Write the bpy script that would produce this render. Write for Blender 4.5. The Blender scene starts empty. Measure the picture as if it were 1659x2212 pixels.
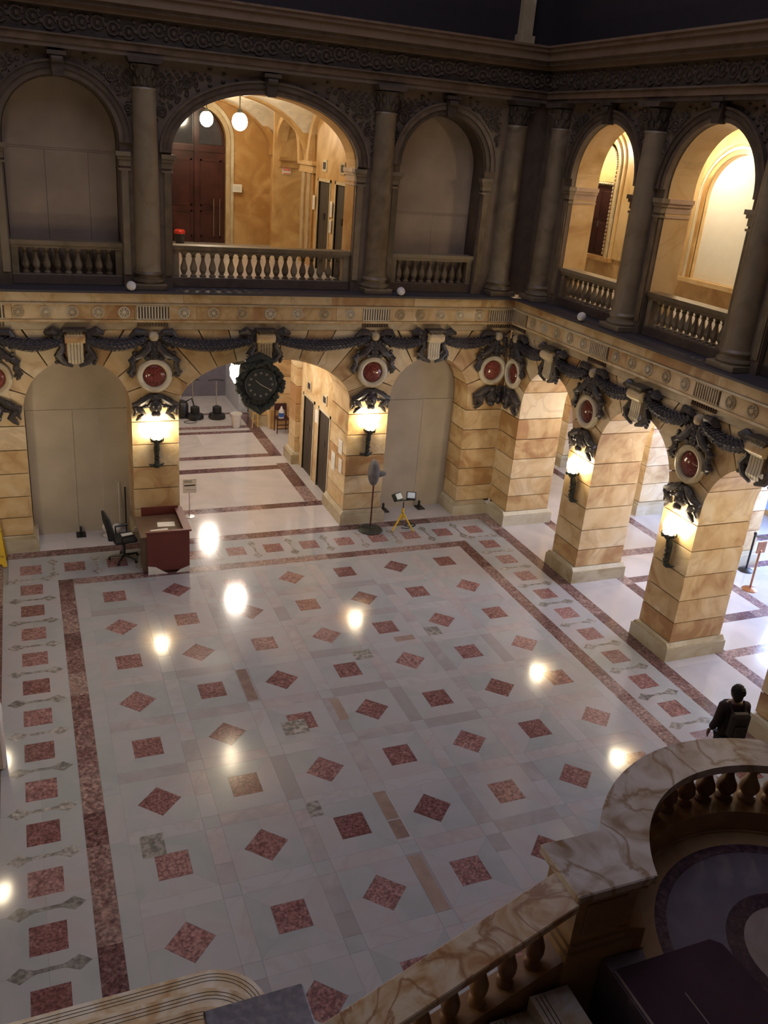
import bpy, bmesh, math, random
from math import sin, cos, pi, radians as rad
from mathutils import Vector, Matrix
random.seed(7)
scn = bpy.context.scene
COL = scn.collection

# ------------------------------------------------------------------ camera
FPX = 1866.79
cam = bpy.data.objects.new('camera', bpy.data.cameras.new('camera'))
COL.objects.link(cam)
cam.data.sensor_fit = 'VERTICAL'; cam.data.sensor_height = 36.0
cam.data.lens = FPX / 2212 * 36.0
cam.data.clip_end = 200
CAM = Vector((-1.2155, -15.6626, 8.5319))
cam.matrix_world = Matrix.Translation(CAM) @ Matrix.Rotation(-0.410384, 4, 'Z') @ Matrix.Rotation(1.172557, 4, 'X') @ Matrix.Rotation(0.0861949, 4, 'Z')
scn.camera = cam
# ------------------------------------------------------------------ exposure, world, big lights
vs = scn.view_settings
vs.view_transform = 'Standard'; vs.look = 'None'; vs.exposure = 0.0; vs.gamma = 1.0; vs.use_curve_mapping = False
W = bpy.data.worlds.new('World'); scn.world = W; W.use_nodes = True
W.node_tree.nodes['Background'].inputs[0].default_value = (0.55, 0.55, 0.75, 1)
W.node_tree.nodes['Background'].inputs[1].default_value = 0.03
FILL_W = 500.0        # unseen overhead area light added for ambient, as from a dome skylight
LAMP = 80.0          # frosted shades of the wall lamps (emission)
PEND = 62.0          # pendant globes
DAY_W = 780.0        # blue daylight at the far entrance
def area(name, loc, rot, sx, sy, w, col):
    l = bpy.data.lights.new(name, 'AREA'); l.shape = 'RECTANGLE'; l.size = sx; l.size_y = sy; l.energy = w; l.color = col
    o = bpy.data.objects.new(name, l); COL.objects.link(o); o.location = loc; o.rotation_euler = rot
    return o
area('overhead_fill', (2.5, -5.0, 17.5), (0, 0, 0), 11, 12, FILL_W, (0.84, 0.80, 1.0))
area('entrance_daylight', (17.2, -3.2, 2.2), (0, rad(78), 0), 3.0, 5.0, DAY_W, (0.45, 0.6, 1.0))
area('far_hall_daylight', (1.0, 14.5, 2.4), (rad(-80), 0, rad(-25)), 1.6, 2.6, 60, (0.5, 0.58, 1.0))

# ------------------------------------------------------------------ materials
def mat(name, rough=.5, metal=0.0, spec=.5):
    m = bpy.data.materials.new(name); m.use_nodes = True
    n = m.node_tree.nodes; b = n['Principled BSDF']
    b.inputs['Roughness'].default_value = rough; b.inputs['Metallic'].default_value = metal
    b.inputs['Specular IOR Level'].default_value = spec
    return m, n, m.node_tree.links, b
def plain(name, c, rough=.5, metal=0.0, spec=.5, var=.12, sc=6):
    m, n, l, b = mat(name, rough, metal, spec)
    t = n.new('ShaderNodeTexCoord'); no = n.new('ShaderNodeTexNoise'); no.inputs['Scale'].default_value = sc; no.inputs['Detail'].default_value = 5
    l.new(t.outputs['Object'], no.inputs['Vector'])
    r = n.new('ShaderNodeValToRGB'); l.new(no.outputs['Fac'], r.inputs[0])
    r.color_ramp.elements[0].position = .3; r.color_ramp.elements[1].position = .7
    r.color_ramp.elements[0].color = tuple(x * (1 - var) for x in c) + (1,); r.color_ramp.elements[1].color = tuple(min(1, x * (1 + var)) for x in c) + (1,)
    l.new(r.outputs[0], b.inputs['Base Color'])
    return m
def marble(name, cols, scale=1.3, rough=.35, rnd=True, vein=(.28, .16, .07), vamt=.5, bump=.0, fine=0.0, spread=.5):
    """cols: colours; per-object random picks the mix, a warped noise clouds it, thin veins cross it"""
    m, n, l, b = mat(name, rough)
    t = n.new('ShaderNodeTexCoord'); oi = n.new('ShaderNodeObjectInfo')
    mul = n.new('ShaderNodeVectorMath'); mul.operation = 'SCALE'; mul.inputs[0].default_value = (13.1, 7.7, 19.3)
    l.new(oi.outputs['Random'], mul.inputs['Scale'])
    add = n.new('ShaderNodeVectorMath'); l.new(t.outputs['Object'], add.inputs[0])
    if rnd: l.new(mul.outputs[0], add.inputs[1])
    v = add.outputs[0]
    n1 = n.new('ShaderNodeTexNoise'); n1.inputs['Scale'].default_value = scale; n1.inputs['Detail'].default_value = 7; n1.inputs['Distortion'].default_value = 1.6
    l.new(v, n1.inputs['Vector'])
    mx = n.new('ShaderNodeMath'); mx.operation = 'MULTIPLY_ADD'; mx.inputs[1].default_value = spread if rnd else 0; l.new(oi.outputs['Random'], mx.inputs[0])
    sub = n.new('ShaderNodeMath'); sub.operation = 'SUBTRACT'; l.new(n1.outputs['Fac'], sub.inputs[0]); sub.inputs[1].default_value = spread / 2 if rnd else 0
    l.new(sub.outputs[0], mx.inputs[2])
    r = n.new('ShaderNodeValToRGB'); l.new(mx.outputs[0], r.inputs[0])
    e = r.color_ramp.elements
    k = len(cols)
    e[0].position = .25; e[1].position = .75; e[0].color = cols[0] + (1,); e[1].color = cols[-1] + (1,)
    for i in range(1, k - 1):
        x = e.new(.25 + .5 * i / (k - 1)); x.color = cols[i] + (1,)
    n2 = n.new('ShaderNodeTexNoise'); n2.inputs['Scale'].default_value = scale * .8; n2.inputs['Detail'].default_value = 4; n2.inputs['Distortion'].default_value = .9
    ad2 = n.new('ShaderNodeVectorMath'); ad2.inputs[1].default_value = (5, 9, 2); l.new(v, ad2.inputs[0]); l.new(ad2.outputs[0], n2.inputs['Vector'])
    r2 = n.new('ShaderNodeValToRGB'); l.new(n2.outputs['Fac'], r2.inputs[0])
    q = r2.color_ramp.elements; q[0].position = .455; q[0].color = (0, 0, 0, 1); q[1].position = .545; q[1].color = (0, 0, 0, 1)
    c = q.new(.5); c.color = (vamt*.62, vamt*.62, vamt*.62, 1)
    m2 = n.new('ShaderNodeMixRGB'); l.new(r2.outputs[0], m2.inputs[0]); l.new(r.outputs[0], m2.inputs[1]); m2.inputs[2].default_value = vein + (1,)
    out = m2.outputs[0]
    if fine:
        n3 = n.new('ShaderNodeTexNoise'); n3.inputs['Scale'].default_value = fine; n3.inputs['Detail'].default_value = 3; l.new(v, n3.inputs['Vector'])
        r3 = n.new('ShaderNodeValToRGB'); l.new(n3.outputs['Fac'], r3.inputs[0]); r3.color_ramp.elements[0].position = .38; r3.color_ramp.elements[1].position = .66
        r3.color_ramp.elements[0].color = (.55, .55, .55, 1); r3.color_ramp.elements[1].color = (1.25, 1.22, 1.22, 1)
        m3 = n.new('ShaderNodeMixRGB'); m3.blend_type = 'MULTIPLY'; m3.inputs[0].default_value = 1; l.new(out, m3.inputs[1]); l.new(r3.outputs[0], m3.inputs[2]); out = m3.outputs[0]
    l.new(out, b.inputs['Base Color'])
    if bump:
        bp = n.new('ShaderNodeBump'); bp.inputs['Strength'].default_value = bump; bp.inputs['Distance'].default_value = .01
        n4 = n.new('ShaderNodeTexNoise'); n4.inputs['Scale'].default_value = 2.2; l.new(t.outputs['Object'], n4.inputs['Vector'])
        l.new(n4.outputs['Fac'], bp.inputs['Height']); l.new(bp.outputs[0], b.inputs['Normal'])
    return m
def glow(name, c, s):
    m = bpy.data.materials.new(name); m.use_nodes = True; n = m.node_tree.nodes; n.clear()
    e = n.new('ShaderNodeEmission'); e.inputs[0].default_value = c + (1,); e.inputs[1].default_value = s
    o = n.new('ShaderNodeOutputMaterial'); m.node_tree.links.new(e.outputs[0], o.inputs[0]); return m

SIENA = marble('siena_marble', [(.40, .22, .09), (.56, .39, .19), (.66, .50, .28), (.72, .60, .40)], 1.25, .38, vein=(.30, .16, .06), vamt=.45, spread=.36)
SIENA_DK = plain('dark_joint_stone', (.10, .06, .03), .9)  # darker brown mortar tone of the backing behind the stones
SIENA_PALE = marble('pale_siena_marble', [(.44, .34, .20), (.56, .48, .32), (.64, .58, .44)], 1.5, .35, vamt=.3)
PLINTH = marble('plinth_marble', [(.36, .29, .17), (.50, .44, .31), (.58, .55, .44)], 1.5, .35, vamt=.25)
ATTIC = plain('attic_shaded_dark', (.022, .015, .018), .8)  # attic shade put into a near-black colour, since the overhead light reaches it
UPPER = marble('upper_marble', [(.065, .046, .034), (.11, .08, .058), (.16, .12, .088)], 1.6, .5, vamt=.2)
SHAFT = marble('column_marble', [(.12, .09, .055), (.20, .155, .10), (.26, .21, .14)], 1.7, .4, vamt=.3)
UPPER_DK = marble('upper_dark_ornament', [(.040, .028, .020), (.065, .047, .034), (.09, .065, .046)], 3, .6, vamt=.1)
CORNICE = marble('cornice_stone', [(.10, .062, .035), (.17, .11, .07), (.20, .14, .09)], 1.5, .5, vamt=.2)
LEDGE = plain('ledge_top_stone', (.055, .05, .06), .55)
BRONZE = plain('dark_bronze', (.055, .047, .045), .45, .25, .6, .5, 14)
LEAF = plain('garland_leaf_bronze', (.05, .045, .055), .5, .2, .6, .5, 18)
VERDI = plain('green_black_bronze', (.04, .045, .038), .5, .3, .5, .4, 12)
PORPH = marble('red_porphyry', [(.13, .028, .022), (.20, .045, .035), (.28, .075, .055)], 6, .14, vamt=.1, fine=30)
W_TILE = marble('white_floor_marble', [(.315, .345, .38), (.345, .37, .41), (.375, .38, .43), (.375, .36, .40)], 1.2, .12, vein=(.36, .36, .38), vamt=.12, bump=.02, spread=.4)
STRIP = marble('tinted_floor_marble', [(.305, .30, .335), (.35, .34, .38), (.395, .37, .405), (.385, .395, .445)], 1.5, .13, vein=(.25, .18, .16), vamt=.25, bump=.02, spread=.9)
R_TILE = marble('red_floor_marble', [(.18, .085, .09), (.25, .13, .135), (.34, .205, .21)], 5, .13, vein=(.45, .33, .30), vamt=.25, bump=.02, fine=26, spread=.45)
BAND = marble('mottled_band_marble', [(.11, .055, .06), (.18, .10, .105), (.32, .23, .225)], 6, .15, vein=(.42, .35, .34), vamt=.35, bump=.02, fine=22, spread=.6)
GREY_IN = marble('grey_inlay_marble', [(.22, .22, .22), (.29, .29, .29), (.36, .35, .35)], 3, .15, vein=(.45, .45, .45), vamt=.3, bump=.02, fine=14)
HALL_F = marble('hall_floor_marble', [(.45, .445, .47), (.52, .505, .53), (.57, .555, .59)], .9, .12, vein=(.42, .36, .33), vamt=.1, bump=.02, spread=.4)
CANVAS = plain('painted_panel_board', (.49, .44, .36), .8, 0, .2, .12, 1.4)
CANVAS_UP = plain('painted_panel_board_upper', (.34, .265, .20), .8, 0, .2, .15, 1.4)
ORANGE = marble('orange_corridor_marble', [(.42, .235, .085), (.60, .40, .18), (.70, .51, .275)], 1.0, .35, vamt=.3)
PLASTER = plain('cream_vault_plaster', (.76, .70, .58), .8)
IMPOST_LIT = marble('lit_impost_stone', [(.40, .27, .19), (.54, .40, .30)], 1.5, .4, vamt=.1)  # warm corridor light on the inner imposts put into a paler colour
WOOD = plain('mahogany_wood', (.05, .016, .014), .28, 0, .5, .35, 3)
DARKWOOD = plain('dark_door_wood', (.045, .016, .014), .35, 0, .5, .3, 3)
LIFT = plain('dark_lift_door', (.05, .038, .028), .6, 0)
DESK = plain('red_brown_laminate', (.115, .026, .02), .4, 0, .5, .12, 3)
DESKTOP = plain('brown_desktop', (.13, .085, .06), .35)
BLACK = plain('black_fabric', (.012, .013, .016), .7)
BLACKP = plain('black_plastic', (.015, .015, .017), .35)
STEEL = plain('steel', (.35, .34, .33), .3, .9)
COPPER = plain('copper_metal', (.42, .2, .11), .3, .9)
WHITEP = plain('white_plastic', (.62, .60, .58), .35, 0, .5, .05)
CREAMP = plain('cream_plastic', (.55, .48, .44), .3, 0, .5, .05)
PAPER = plain('paper', (.75, .74, .70), .8, 0, .2, .04)
YELLOW = plain('yellow_plastic', (.72, .48, .03), .45, 0, .5, .06)
REDP = plain('red_plastic', (.55, .03, .02), .4)
BLUEP = plain('blue_label', (.03, .10, .35), .5)
GREYBAG = plain('grey_dust_cover', (.13, .13, .15), .6, 0, .4, .3, 5)
LAMPG = plain('lamp_reflector_glass', (.45, .5, .48), .12, .3)
FRUST = plain('rust_red_pole', (.10, .03, .02), .4)
RAIL_TOP = marble('rail_cap_marble', [(.30, .20, .12), (.50, .42, .34), (.64, .58, .52), (.70, .66, .62)], 2.0, .3, rnd=False, vein=(.26, .14, .05), vamt=1.3)
RAIL_ORG = marble('rail_cap_orange_marble', [(.33, .15, .05), (.46, .31, .17), (.58, .49, .37), (.60, .54, .45)], 2.6, .3, vein=(.26, .11, .035), vamt=1.4)
STAIR_BR = marble('stair_side_marble', [(.16, .075, .032), (.28, .155, .075), (.38, .25, .13)], 1.3, .35, vamt=.3)
CURB = marble('curb_lit_marble', [(.30, .16, .07), (.46, .28, .14), (.56, .38, .20)], 1.3, .35, vamt=.3)  # lighter copy of the stair marble; light on the curb put into its colour
NEWEL = marble('newel_dark_marble', [(.11, .085, .09), (.17, .13, .12), (.27, .21, .16)], 3.2, .25, vein=(.30, .30, .36), vamt=.3, fine=16)
TREAD = marble('white_stair_marble', [(.34, .22, .12), (.45, .37, .26), (.55, .52, .48), (.60, .58, .57)], 2.0, .25, vein=(.45, .25, .09), vamt=.5)
DISC = marble('pale_pink_disc_marble', [(.26, .20, .18), (.34, .28, .26)], 2.0, .3, vamt=.1)
NOSING = plain('black_inlay_line', (.03, .025, .02), .3)
PURPLE = marble('purple_landing_marble', [(.13, .105, .135), (.17, .14, .17), (.20, .17, .19)], 1.5, .3, vamt=.1)
PURPLE_DK = marble('dark_purple_inlay', [(.05, .025, .04), (.09, .05, .07), (.15, .10, .12)], 6, .3, vamt=.2, fine=24)
DULL_EDGE = plain('dull_edge_strip', (.20, .14, .13), .4, .3)
CARPET = plain('dark_carpet', (.06, .033, .042), .9, 0, .1, .15, 2)
SKIN = plain('skin', (.16, .085, .055), .5)
HAIR = plain('black_hair', (.008, .007, .007), .7, 0, .3, .3, 30)
JACKET = plain('dark_jacket_cloth', (.022, .013, .014), .85, 0, .2, .3, 8)
BACKPACK = plain('brown_black_backpack', (.022, .014, .013), .7, 0, .3, .3, 10)
TROUSER = plain('dark_trouser_cloth', (.018, .017, .022), .85, 0, .2)
SHADE = glow('lit_frosted_glass', (1.0, .83, .56), LAMP)
SHADE_P = glow('lit_pendant_globe', (1.0, .82, .56), PEND * 1.45)
SHADE_C = glow('lit_lantern_glass', (1.0, .86, .72), PEND * 1.7)
GLOBE_OFF = plain('unlit_white_globe', (.75, .74, .72), .3, 0, .5, .03)
BLUEW = glow('daylit_glass', (.28, .45, 1.0), 1.1)
GLASS_DK = plain('dark_glass', (.05, .05, .06), .1)
def letters_mat(name, c): return plain(name, c, .5, 0, .3, .02)
INK = letters_mat('black_ink', (.03, .03, .03)); EXITRED = letters_mat('exit_red', (.70, .10, .05))

# ------------------------------------------------------------------ mesh helpers
class MB:
    def __init__(s): s.v = []; s.f = []
    def add(s, vs_, fs):
        k = len(s.v); s.v += [tuple(v) for v in vs_]; s.f += [tuple(i + k for i in f) for f in fs]; return s
    def box(s, x0, x1, y0, y1, z0, z1):
        return s.add([(x0, y0, z0), (x1, y0, z0), (x1, y1, z0), (x0, y1, z0), (x0, y0, z1), (x1, y0, z1), (x1, y1, z1), (x0, y1, z1)],
                     [(3, 2, 1, 0), (4, 5, 6, 7), (0, 1, 5, 4), (1, 2, 6, 5), (2, 3, 7, 6), (3, 0, 4, 7)])
    def xbox(s, M, sx, sy, sz):
        c = [(-sx/2, -sy/2, -sz/2), (sx/2, -sy/2, -sz/2), (sx/2, sy/2, -sz/2), (-sx/2, sy/2, -sz/2), (-sx/2, -sy/2, sz/2), (sx/2, -sy/2, sz/2), (sx/2, sy/2, sz/2), (-sx/2, sy/2, sz/2)]
        return s.add([M @ Vector(p) for p in c], [(3, 2, 1, 0), (4, 5, 6, 7), (0, 1, 5, 4), (1, 2, 6, 5), (2, 3, 7, 6), (3, 0, 4, 7)])
    def prism(s, pts, d0, d1):          # polygon in (x,z) pushed along y
        n = len(pts); vs_ = [(p[0], d0, p[1]) for p in pts] + [(p[0], d1, p[1]) for p in pts]
        return s.add(vs_, [tuple(range(n)), tuple(range(2*n - 1, n - 1, -1))] + [(i, i + n, (i+1) % n + n, (i+1) % n) for i in range(n)])
    def slab(s, pts, z0, z1):           # polygon in (x,y) pushed along z
        n = len(pts); vs_ = [(p[0], p[1], z0) for p in pts] + [(p[0], p[1], z1) for p in pts]
        return s.add(vs_, [tuple(range(n - 1, -1, -1)), tuple(range(n, 2*n))] + [(i, (i+1) % n, (i+1) % n + n, i + n) for i in range(n)])
    def ring(s, c, r0, r1, a0, a1, z0, z1, n=32):   # annular sector in (x,y)
        closed = abs(a1 - a0) > 2*pi - 1e-4; m = n if closed else n + 1; vs_ = []
        for i in range(m):
            t = a0 + (a1 - a0) * i / n
            for r, z in ((r0, z0), (r1, z0), (r1, z1), (r0, z1)): vs_.append((c[0] + r*cos(t), c[1] + r*sin(t), z))
        fs = []
        for i in range(n):
            a = 4*i; b = 4*((i+1) % m)
            for k in range(4): fs.append((a + k, b + k, b + (k+1) % 4, a + (k+1) % 4))
        if not closed: fs += [(3, 2, 1, 0), tuple(4*n + k for k in range(4))]
        return s.add(vs_, fs)
    def lathe(s, prof, n=12, c=(0, 0, 0), axis='z'):
        vs_ = []; m = len(prof)
        for r, h in prof:
            for i in range(n):
                t = 2*pi*i/n; x, y = r*cos(t), r*sin(t)
                vs_.append({'z': (c[0]+x, c[1]+y, c[2]+h), 'y': (c[0]+x, c[1]+h, c[2]+y), 'x': (c[0]+h, c[1]+x, c[2]+y)}[axis])
        fs = [(j*n + i, j*n + (i+1) % n, (j+1)*n + (i+1) % n, (j+1)*n + i) for j in range(m-1) for i in range(n)]
        fs += [tuple(range(n-1, -1, -1)), tuple((m-1)*n + i for i in range(n))]
        return s.add(vs_, fs)
    def tube(s, pts, r, n=8, sq=1.0):
        pts = [Vector(p) for p in pts]; m = len(pts); rs = r if isinstance(r, (list, tuple)) else [r]*m
        vs_ = []; up = Vector((0, 0, 1)); prev = None
        for i, p in enumerate(pts):
            d = (pts[min(i+1, m-1)] - pts[max(i-1, 0)]).normalized()
            if prev is None: u = d.cross(up if abs(d.z) < .9 else Vector((1, 0, 0))).normalized()
            else: u = (prev - d * prev.dot(d)).normalized()
            prev = u; w = d.cross(u)
            for k in range(n):
                t = 2*pi*k/n; vs_.append(p + (u*cos(t) + w*sin(t)*sq) * rs[i])
        fs = [(j*n + i, j*n + (i+1) % n, (j+1)*n + (i+1) % n, (j+1)*n + i) for j in range(m-1) for i in range(n)]
        fs += [tuple(range(n-1, -1, -1)), tuple((m-1)*n + i for i in range(n))]
        return s.add(vs_, fs)
    def blob(s, c, rx, ry, rz, n=10, m=6, M=None):
        vs_ = []
        for j in range(1, m):
            ph = pi*j/m
            for i in range(n):
                t = 2*pi*i/n; vs_.append(Vector((rx*sin(ph)*cos(t), ry*sin(ph)*sin(t), rz*cos(ph))))
        vs_ += [Vector((0, 0, rz)), Vector((0, 0, -rz))]
        if M is not None: vs_ = [M @ v for v in vs_]
        vs_ = [v + Vector(c) for v in vs_]
        fs = [(j*n + i, (j+1)*n + i, (j+1)*n + (i+1) % n, j*n + (i+1) % n) for j in range(m-2) for i in range(n)]
        T, B = len(vs_) - 2, len(vs_) - 1
        fs += [(T, i, (i+1) % n) for i in range(n)] + [(B, (m-2)*n + (i+1) % n, (m-2)*n + i) for i in range(n)]
        return s.add(vs_, fs)
    def build(s, name, m, parent=None, loc=None, rotz=0, smooth=False, bevel=0, kind=None):
        me = bpy.data.meshes.new(name); me.from_pydata([tuple(v) for v in s.v], [], s.f)
        bm = bmesh.new(); bm.from_mesh(me); bmesh.ops.recalc_face_normals(bm, faces=bm.faces)
        if bevel: bmesh.ops.bevel(bm, geom=bm.edges[:], offset=bevel, segments=1, affect='EDGES', clamp_overlap=True)
        bm.to_mesh(me); bm.free()
        if m: me.materials.append(m)
        if smooth:
            for p in me.polygons: p.use_smooth = True
            me.set_sharp_from_angle(angle=rad(40))
        o = bpy.data.objects.new(name, me); COL.objects.link(o)
        if parent: o.parent = parent
        if loc is not None: o.location = loc
        o.rotation_euler[2] = rotz
        if kind: o['kind'] = kind
        return o
def tag(o, label, cat, group=None):
    o['label'] = label; o['category'] = cat
    if group: o['group'] = group
    return o
def thing(name, label, cat, loc=(0, 0, 0), rotz=0, group=None):
    o = bpy.data.objects.new(name, None); COL.objects.link(o); o.location = loc; o.rotation_euler[2] = rotz
    o.empty_display_size = .1
    return tag(o, label, cat, group)
def dup(root, loc, rotz, label=None, group=None):
    r = root.copy(); COL.objects.link(r); r.location = loc; r.rotation_euler[2] = rotz
    if label: r['label'] = label
    if group: r['group'] = group
    for ch in list(root.children):
        c = ch.copy(); COL.objects.link(c); c.parent = r
        for g in list(ch.children):
            d = g.copy(); COL.objects.link(d); d.parent = c
    return r
def struct(name, mb, m, **k):
    o = mb.build(name, m, **k); o['kind'] = 'structure'; return o
def text(parent, s, size, M, m, name='lettering'):
    cu = bpy.data.curves.new(name, 'FONT'); cu.body = s; cu.size = size; cu.align_x = 'CENTER'; cu.align_y = 'CENTER'; cu.extrude = .002
    o = bpy.data.objects.new(name, cu); COL.objects.link(o); cu.materials.append(m); o.data.extrude = .002
    dg = bpy.context.evaluated_depsgraph_get(); me = bpy.data.meshes.new_from_object(o.evaluated_get(dg)); bpy.data.objects.remove(o)
    o = bpy.data.objects.new(name, me); COL.objects.link(o); o.parent = parent; o.matrix_local = M; return o

# local facade frame: x runs along the wall, y into the wall, z up
YB, XR, DU = 2.46, 9.60, .46            # back face, right face, set-back of the upper storey
XL = -2.42
def at(side, a, d, z):
    if side == 'B': return (a, YB + d, z), 0.0
    if side == 'L': return (XL - d, a, z), pi/2
    return (XR + d, -a, z), -pi/2
GROUND = {'B': dict(a0=-3.6, a1=9.60, piers=[(-2.42, -1.39), (.70, 1.68), (5.57, 6.55), (8.62, 9.60)]),
          'R': dict(a0=-2.46, a1=12.6, piers=[(-2.46, -1.57), (.64, 1.58), (3.87, 4.80), (7.02, 7.96), (10.2, 11.1)]),
          'L': dict(a0=-12.6, a1=2.46, piers=[(-11.1, -10.2), (-7.96, -7.02), (-4.80, -3.87), (-1.58, -.64), (1.57, 2.46)])}
SPR, ZT = 3.06, 4.72
def arches(side):
    p = GROUND[side]['piers']; out = []
    for i in range(len(p) - 1):
        c = (p[i][1] + p[i+1][0]) / 2; hw = (p[i+1][0] - p[i][1]) / 2
        out.append((c, hw, SPR, 1.05 if hw > 1.5 else hw + .02))
    return out
def arc(c, a, s, b, t0, t1, n): return [(c + a*cos(t0 + (t1-t0)*i/n), s + b*sin(t0 + (t1-t0)*i/n)) for i in range(n+1)]
def plate(mb, a0, a1, z0, z1, ops, d0, d1, n=24, grow=0.0):
    pts = [(a0, z0)]
    for c, hw, s, b in ops: pts += [(c-hw-grow, z0)] + arc(c, hw+grow, s, b+grow, pi, 0, n) + [(c+hw+grow, z0)]
    pts += [(a1, z0), (a1, z1), (a0, z1)]
    # split at every opening centre so the polygons stay simple
    cuts = [a0] + [o[0] for o in ops] + [a1]
    for i in range(len(cuts) - 1):
        L, R = cuts[i], cuts[i+1]; poly = []
        if i == 0: poly += [(L, z0)]
        else:
            c, hw, s, b = ops[i-1]; poly += [(c, s+b+grow)] + arc(c, hw+grow, s, b+grow, pi/2, 0, n//2)[1:] + [(c+hw+grow, z0)]
        if i == len(cuts) - 2: poly += [(R, z0)]
        else:
            c, hw, s, b = ops[i]; poly += [(c-hw-grow, z0)] + arc(c, hw+grow, s, b+grow, pi, pi/2, n//2)
        poly += [(R, z1), (L, z1)]
        mb.prism(poly, d0, d1)
    return mb

# ------------------------------------------------------------------ floor
fl = MB().box(-9, 18.5, -19, 19, -.3, -.012)
FLOOR = struct('floor', fl, plain('floor_grout', (.27, .26, .26), .5))
def tile(name, pts, m, z=0.0): return MB().slab(pts, -.012, z).build(name, m, FLOOR)
def rect(x0, x1, y0, y1, g=.0012): return [(x0+g, y0+g), (x1-g, y0+g), (x1-g, y1-g), (x0+g, y1-g)]
G = 1.2; h = .21
for i in range(0, 7):
    for j in range(-0, 9):
        cx, cy = i*G, -j*G
        s_ = .485
        if (i + j) % 2 == 0:
            sq = [(cx-h, cy-h), (cx+h, cy-h), (cx+h, cy+h), (cx-h, cy+h)]; R_ = [(cx-s_, cy-s_), (cx+s_, cy-s_), (cx+s_, cy+s_), (cx-s_, cy+s_)]
        else:
            q = h*1.40; sq = [(cx, cy-q), (cx+q, cy), (cx, cy+q), (cx-q, cy)]; R_ = [(cx, cy-s_), (cx+s_, cy), (cx, cy+s_), (cx-s_, cy)]
        tile('red_tile', [(cx + (x-cx)*.99, cy + (y-cy)*.99) for x, y in sq], R_TILE)
        for k in range(4):
            a, b = sq[k], sq[(k+1) % 4]; A, B = R_[k], R_[(k+1) % 4]
            if (i + j) % 2 == 0: poly = [a, A, B, b]
            else: poly = [a, A, (A[0]+B[0]-cx, A[1]+B[1]-cy), B, b]
            mx_ = sum(p[0] for p in poly)/len(poly); my_ = sum(p[1] for p in poly)/len(poly)
            tile('white_slab', [(p[0] + (mx_-p[0])*.0015, p[1] + (my_-p[1])*.0015) for p in poly], W_TILE)
        # strips between the panels
        if i < 6:
            if random.random() < .35:
                t_ = random.uniform(.3, .7); cuts = [cy-s_, cy-s_+t_*.97, cy+s_]
            else: cuts = [cy-s_, cy+s_]
            for a_, b_ in zip(cuts, cuts[1:]): tile('strip_slab', rect(cx+s_, cx+G-s_, a_, b_), STRIP)
        if j > 0: tile('strip_slab', rect(cx-s_, cx+s_, cy+s_, cy+G-s_), STRIP)
        if i < 6 and j > 0: tile('junction_slab', rect(cx+s_, cx+G-s_, cy+s_, cy+G-s_), W_TILE)
BROWN_STRIP = marble('brown_strip_marble', [(.22, .16, .15), (.29, .22, .20), (.33, .27, .25)], 2, .13, vamt=.1, bump=.02)
for x0, x1, y0, y1 in ((2.89, 3.08, -7.25, -6.68), (2.89, 3.08, -7.62, -7.27), (2.89, 3.08, -8.88, -7.95), (1.70, 1.88, -4.05, -3.12), (3.0, 3.16, -4.95, -4.35), (4.8, 5.2, -2.95, -2.78)):
    tile('brown_slab', rect(x0, x1, y0, y1), BROWN_STRIP, .0012)
for x0, x1, y0, y1 in ((2.05, 2.45, -5.1, -4.75), (3.85, 4.2, -3.35, -3.05), (-.35, -.05, -7.0, -6.6), (5.5, 5.8, -2.9, -2.6), (1.9, 2.1, -6.9, -6.6)):
    tile('grey_slab', rect(x0, x1, y0, y1), GREY_IN, .0012)
# margin between field and inner band
X0, X1, Y1_ = -.72, 7.90, .66
def run(name, horiz, c0, c1, p0, p1, m, mean, z=0.0, jit=.35):
    p = p0
    while p < p1 - .02:
        q = min(p1, p + mean*random.uniform(1-jit, 1+jit))
        if p1 - q < mean*.35: q = p1
        tile(name, rect(p, q, c0, c1) if horiz else rect(c0, c1, p, q), m, z); p = q
run('margin_slab', True, .485, Y1_, X0, X1, W_TILE, .9)
run('margin_slab', False, X0, -.485, -10.1, .485, W_TILE, .9)
run('margin_slab', False, 7.685, X1, -10.1, .485, W_TILE, .9)
run('margin_slab', True, -10.4, -10.09, -.485, 7.685, W_TILE, .9)
# bands
run('band_slab', False, -1.0, X0, -9.2, .92, BAND, .85)
run('band_slab', False, X1, 8.18, -10.4, .92, BAND, .85)
run('band_slab', True, Y1_, .92, X0, X1, BAND, .8)
run('band_slab', True, 2.06, 2.35, -2.3, 9.2, BAND, .9)
run('band_slab', False, 9.2, 9.5, -10.4, 2.35, BAND, .9)
run('band_slab', False, -2.3, -2.02, -10.4, 2.06, BAND, .9)
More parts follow.
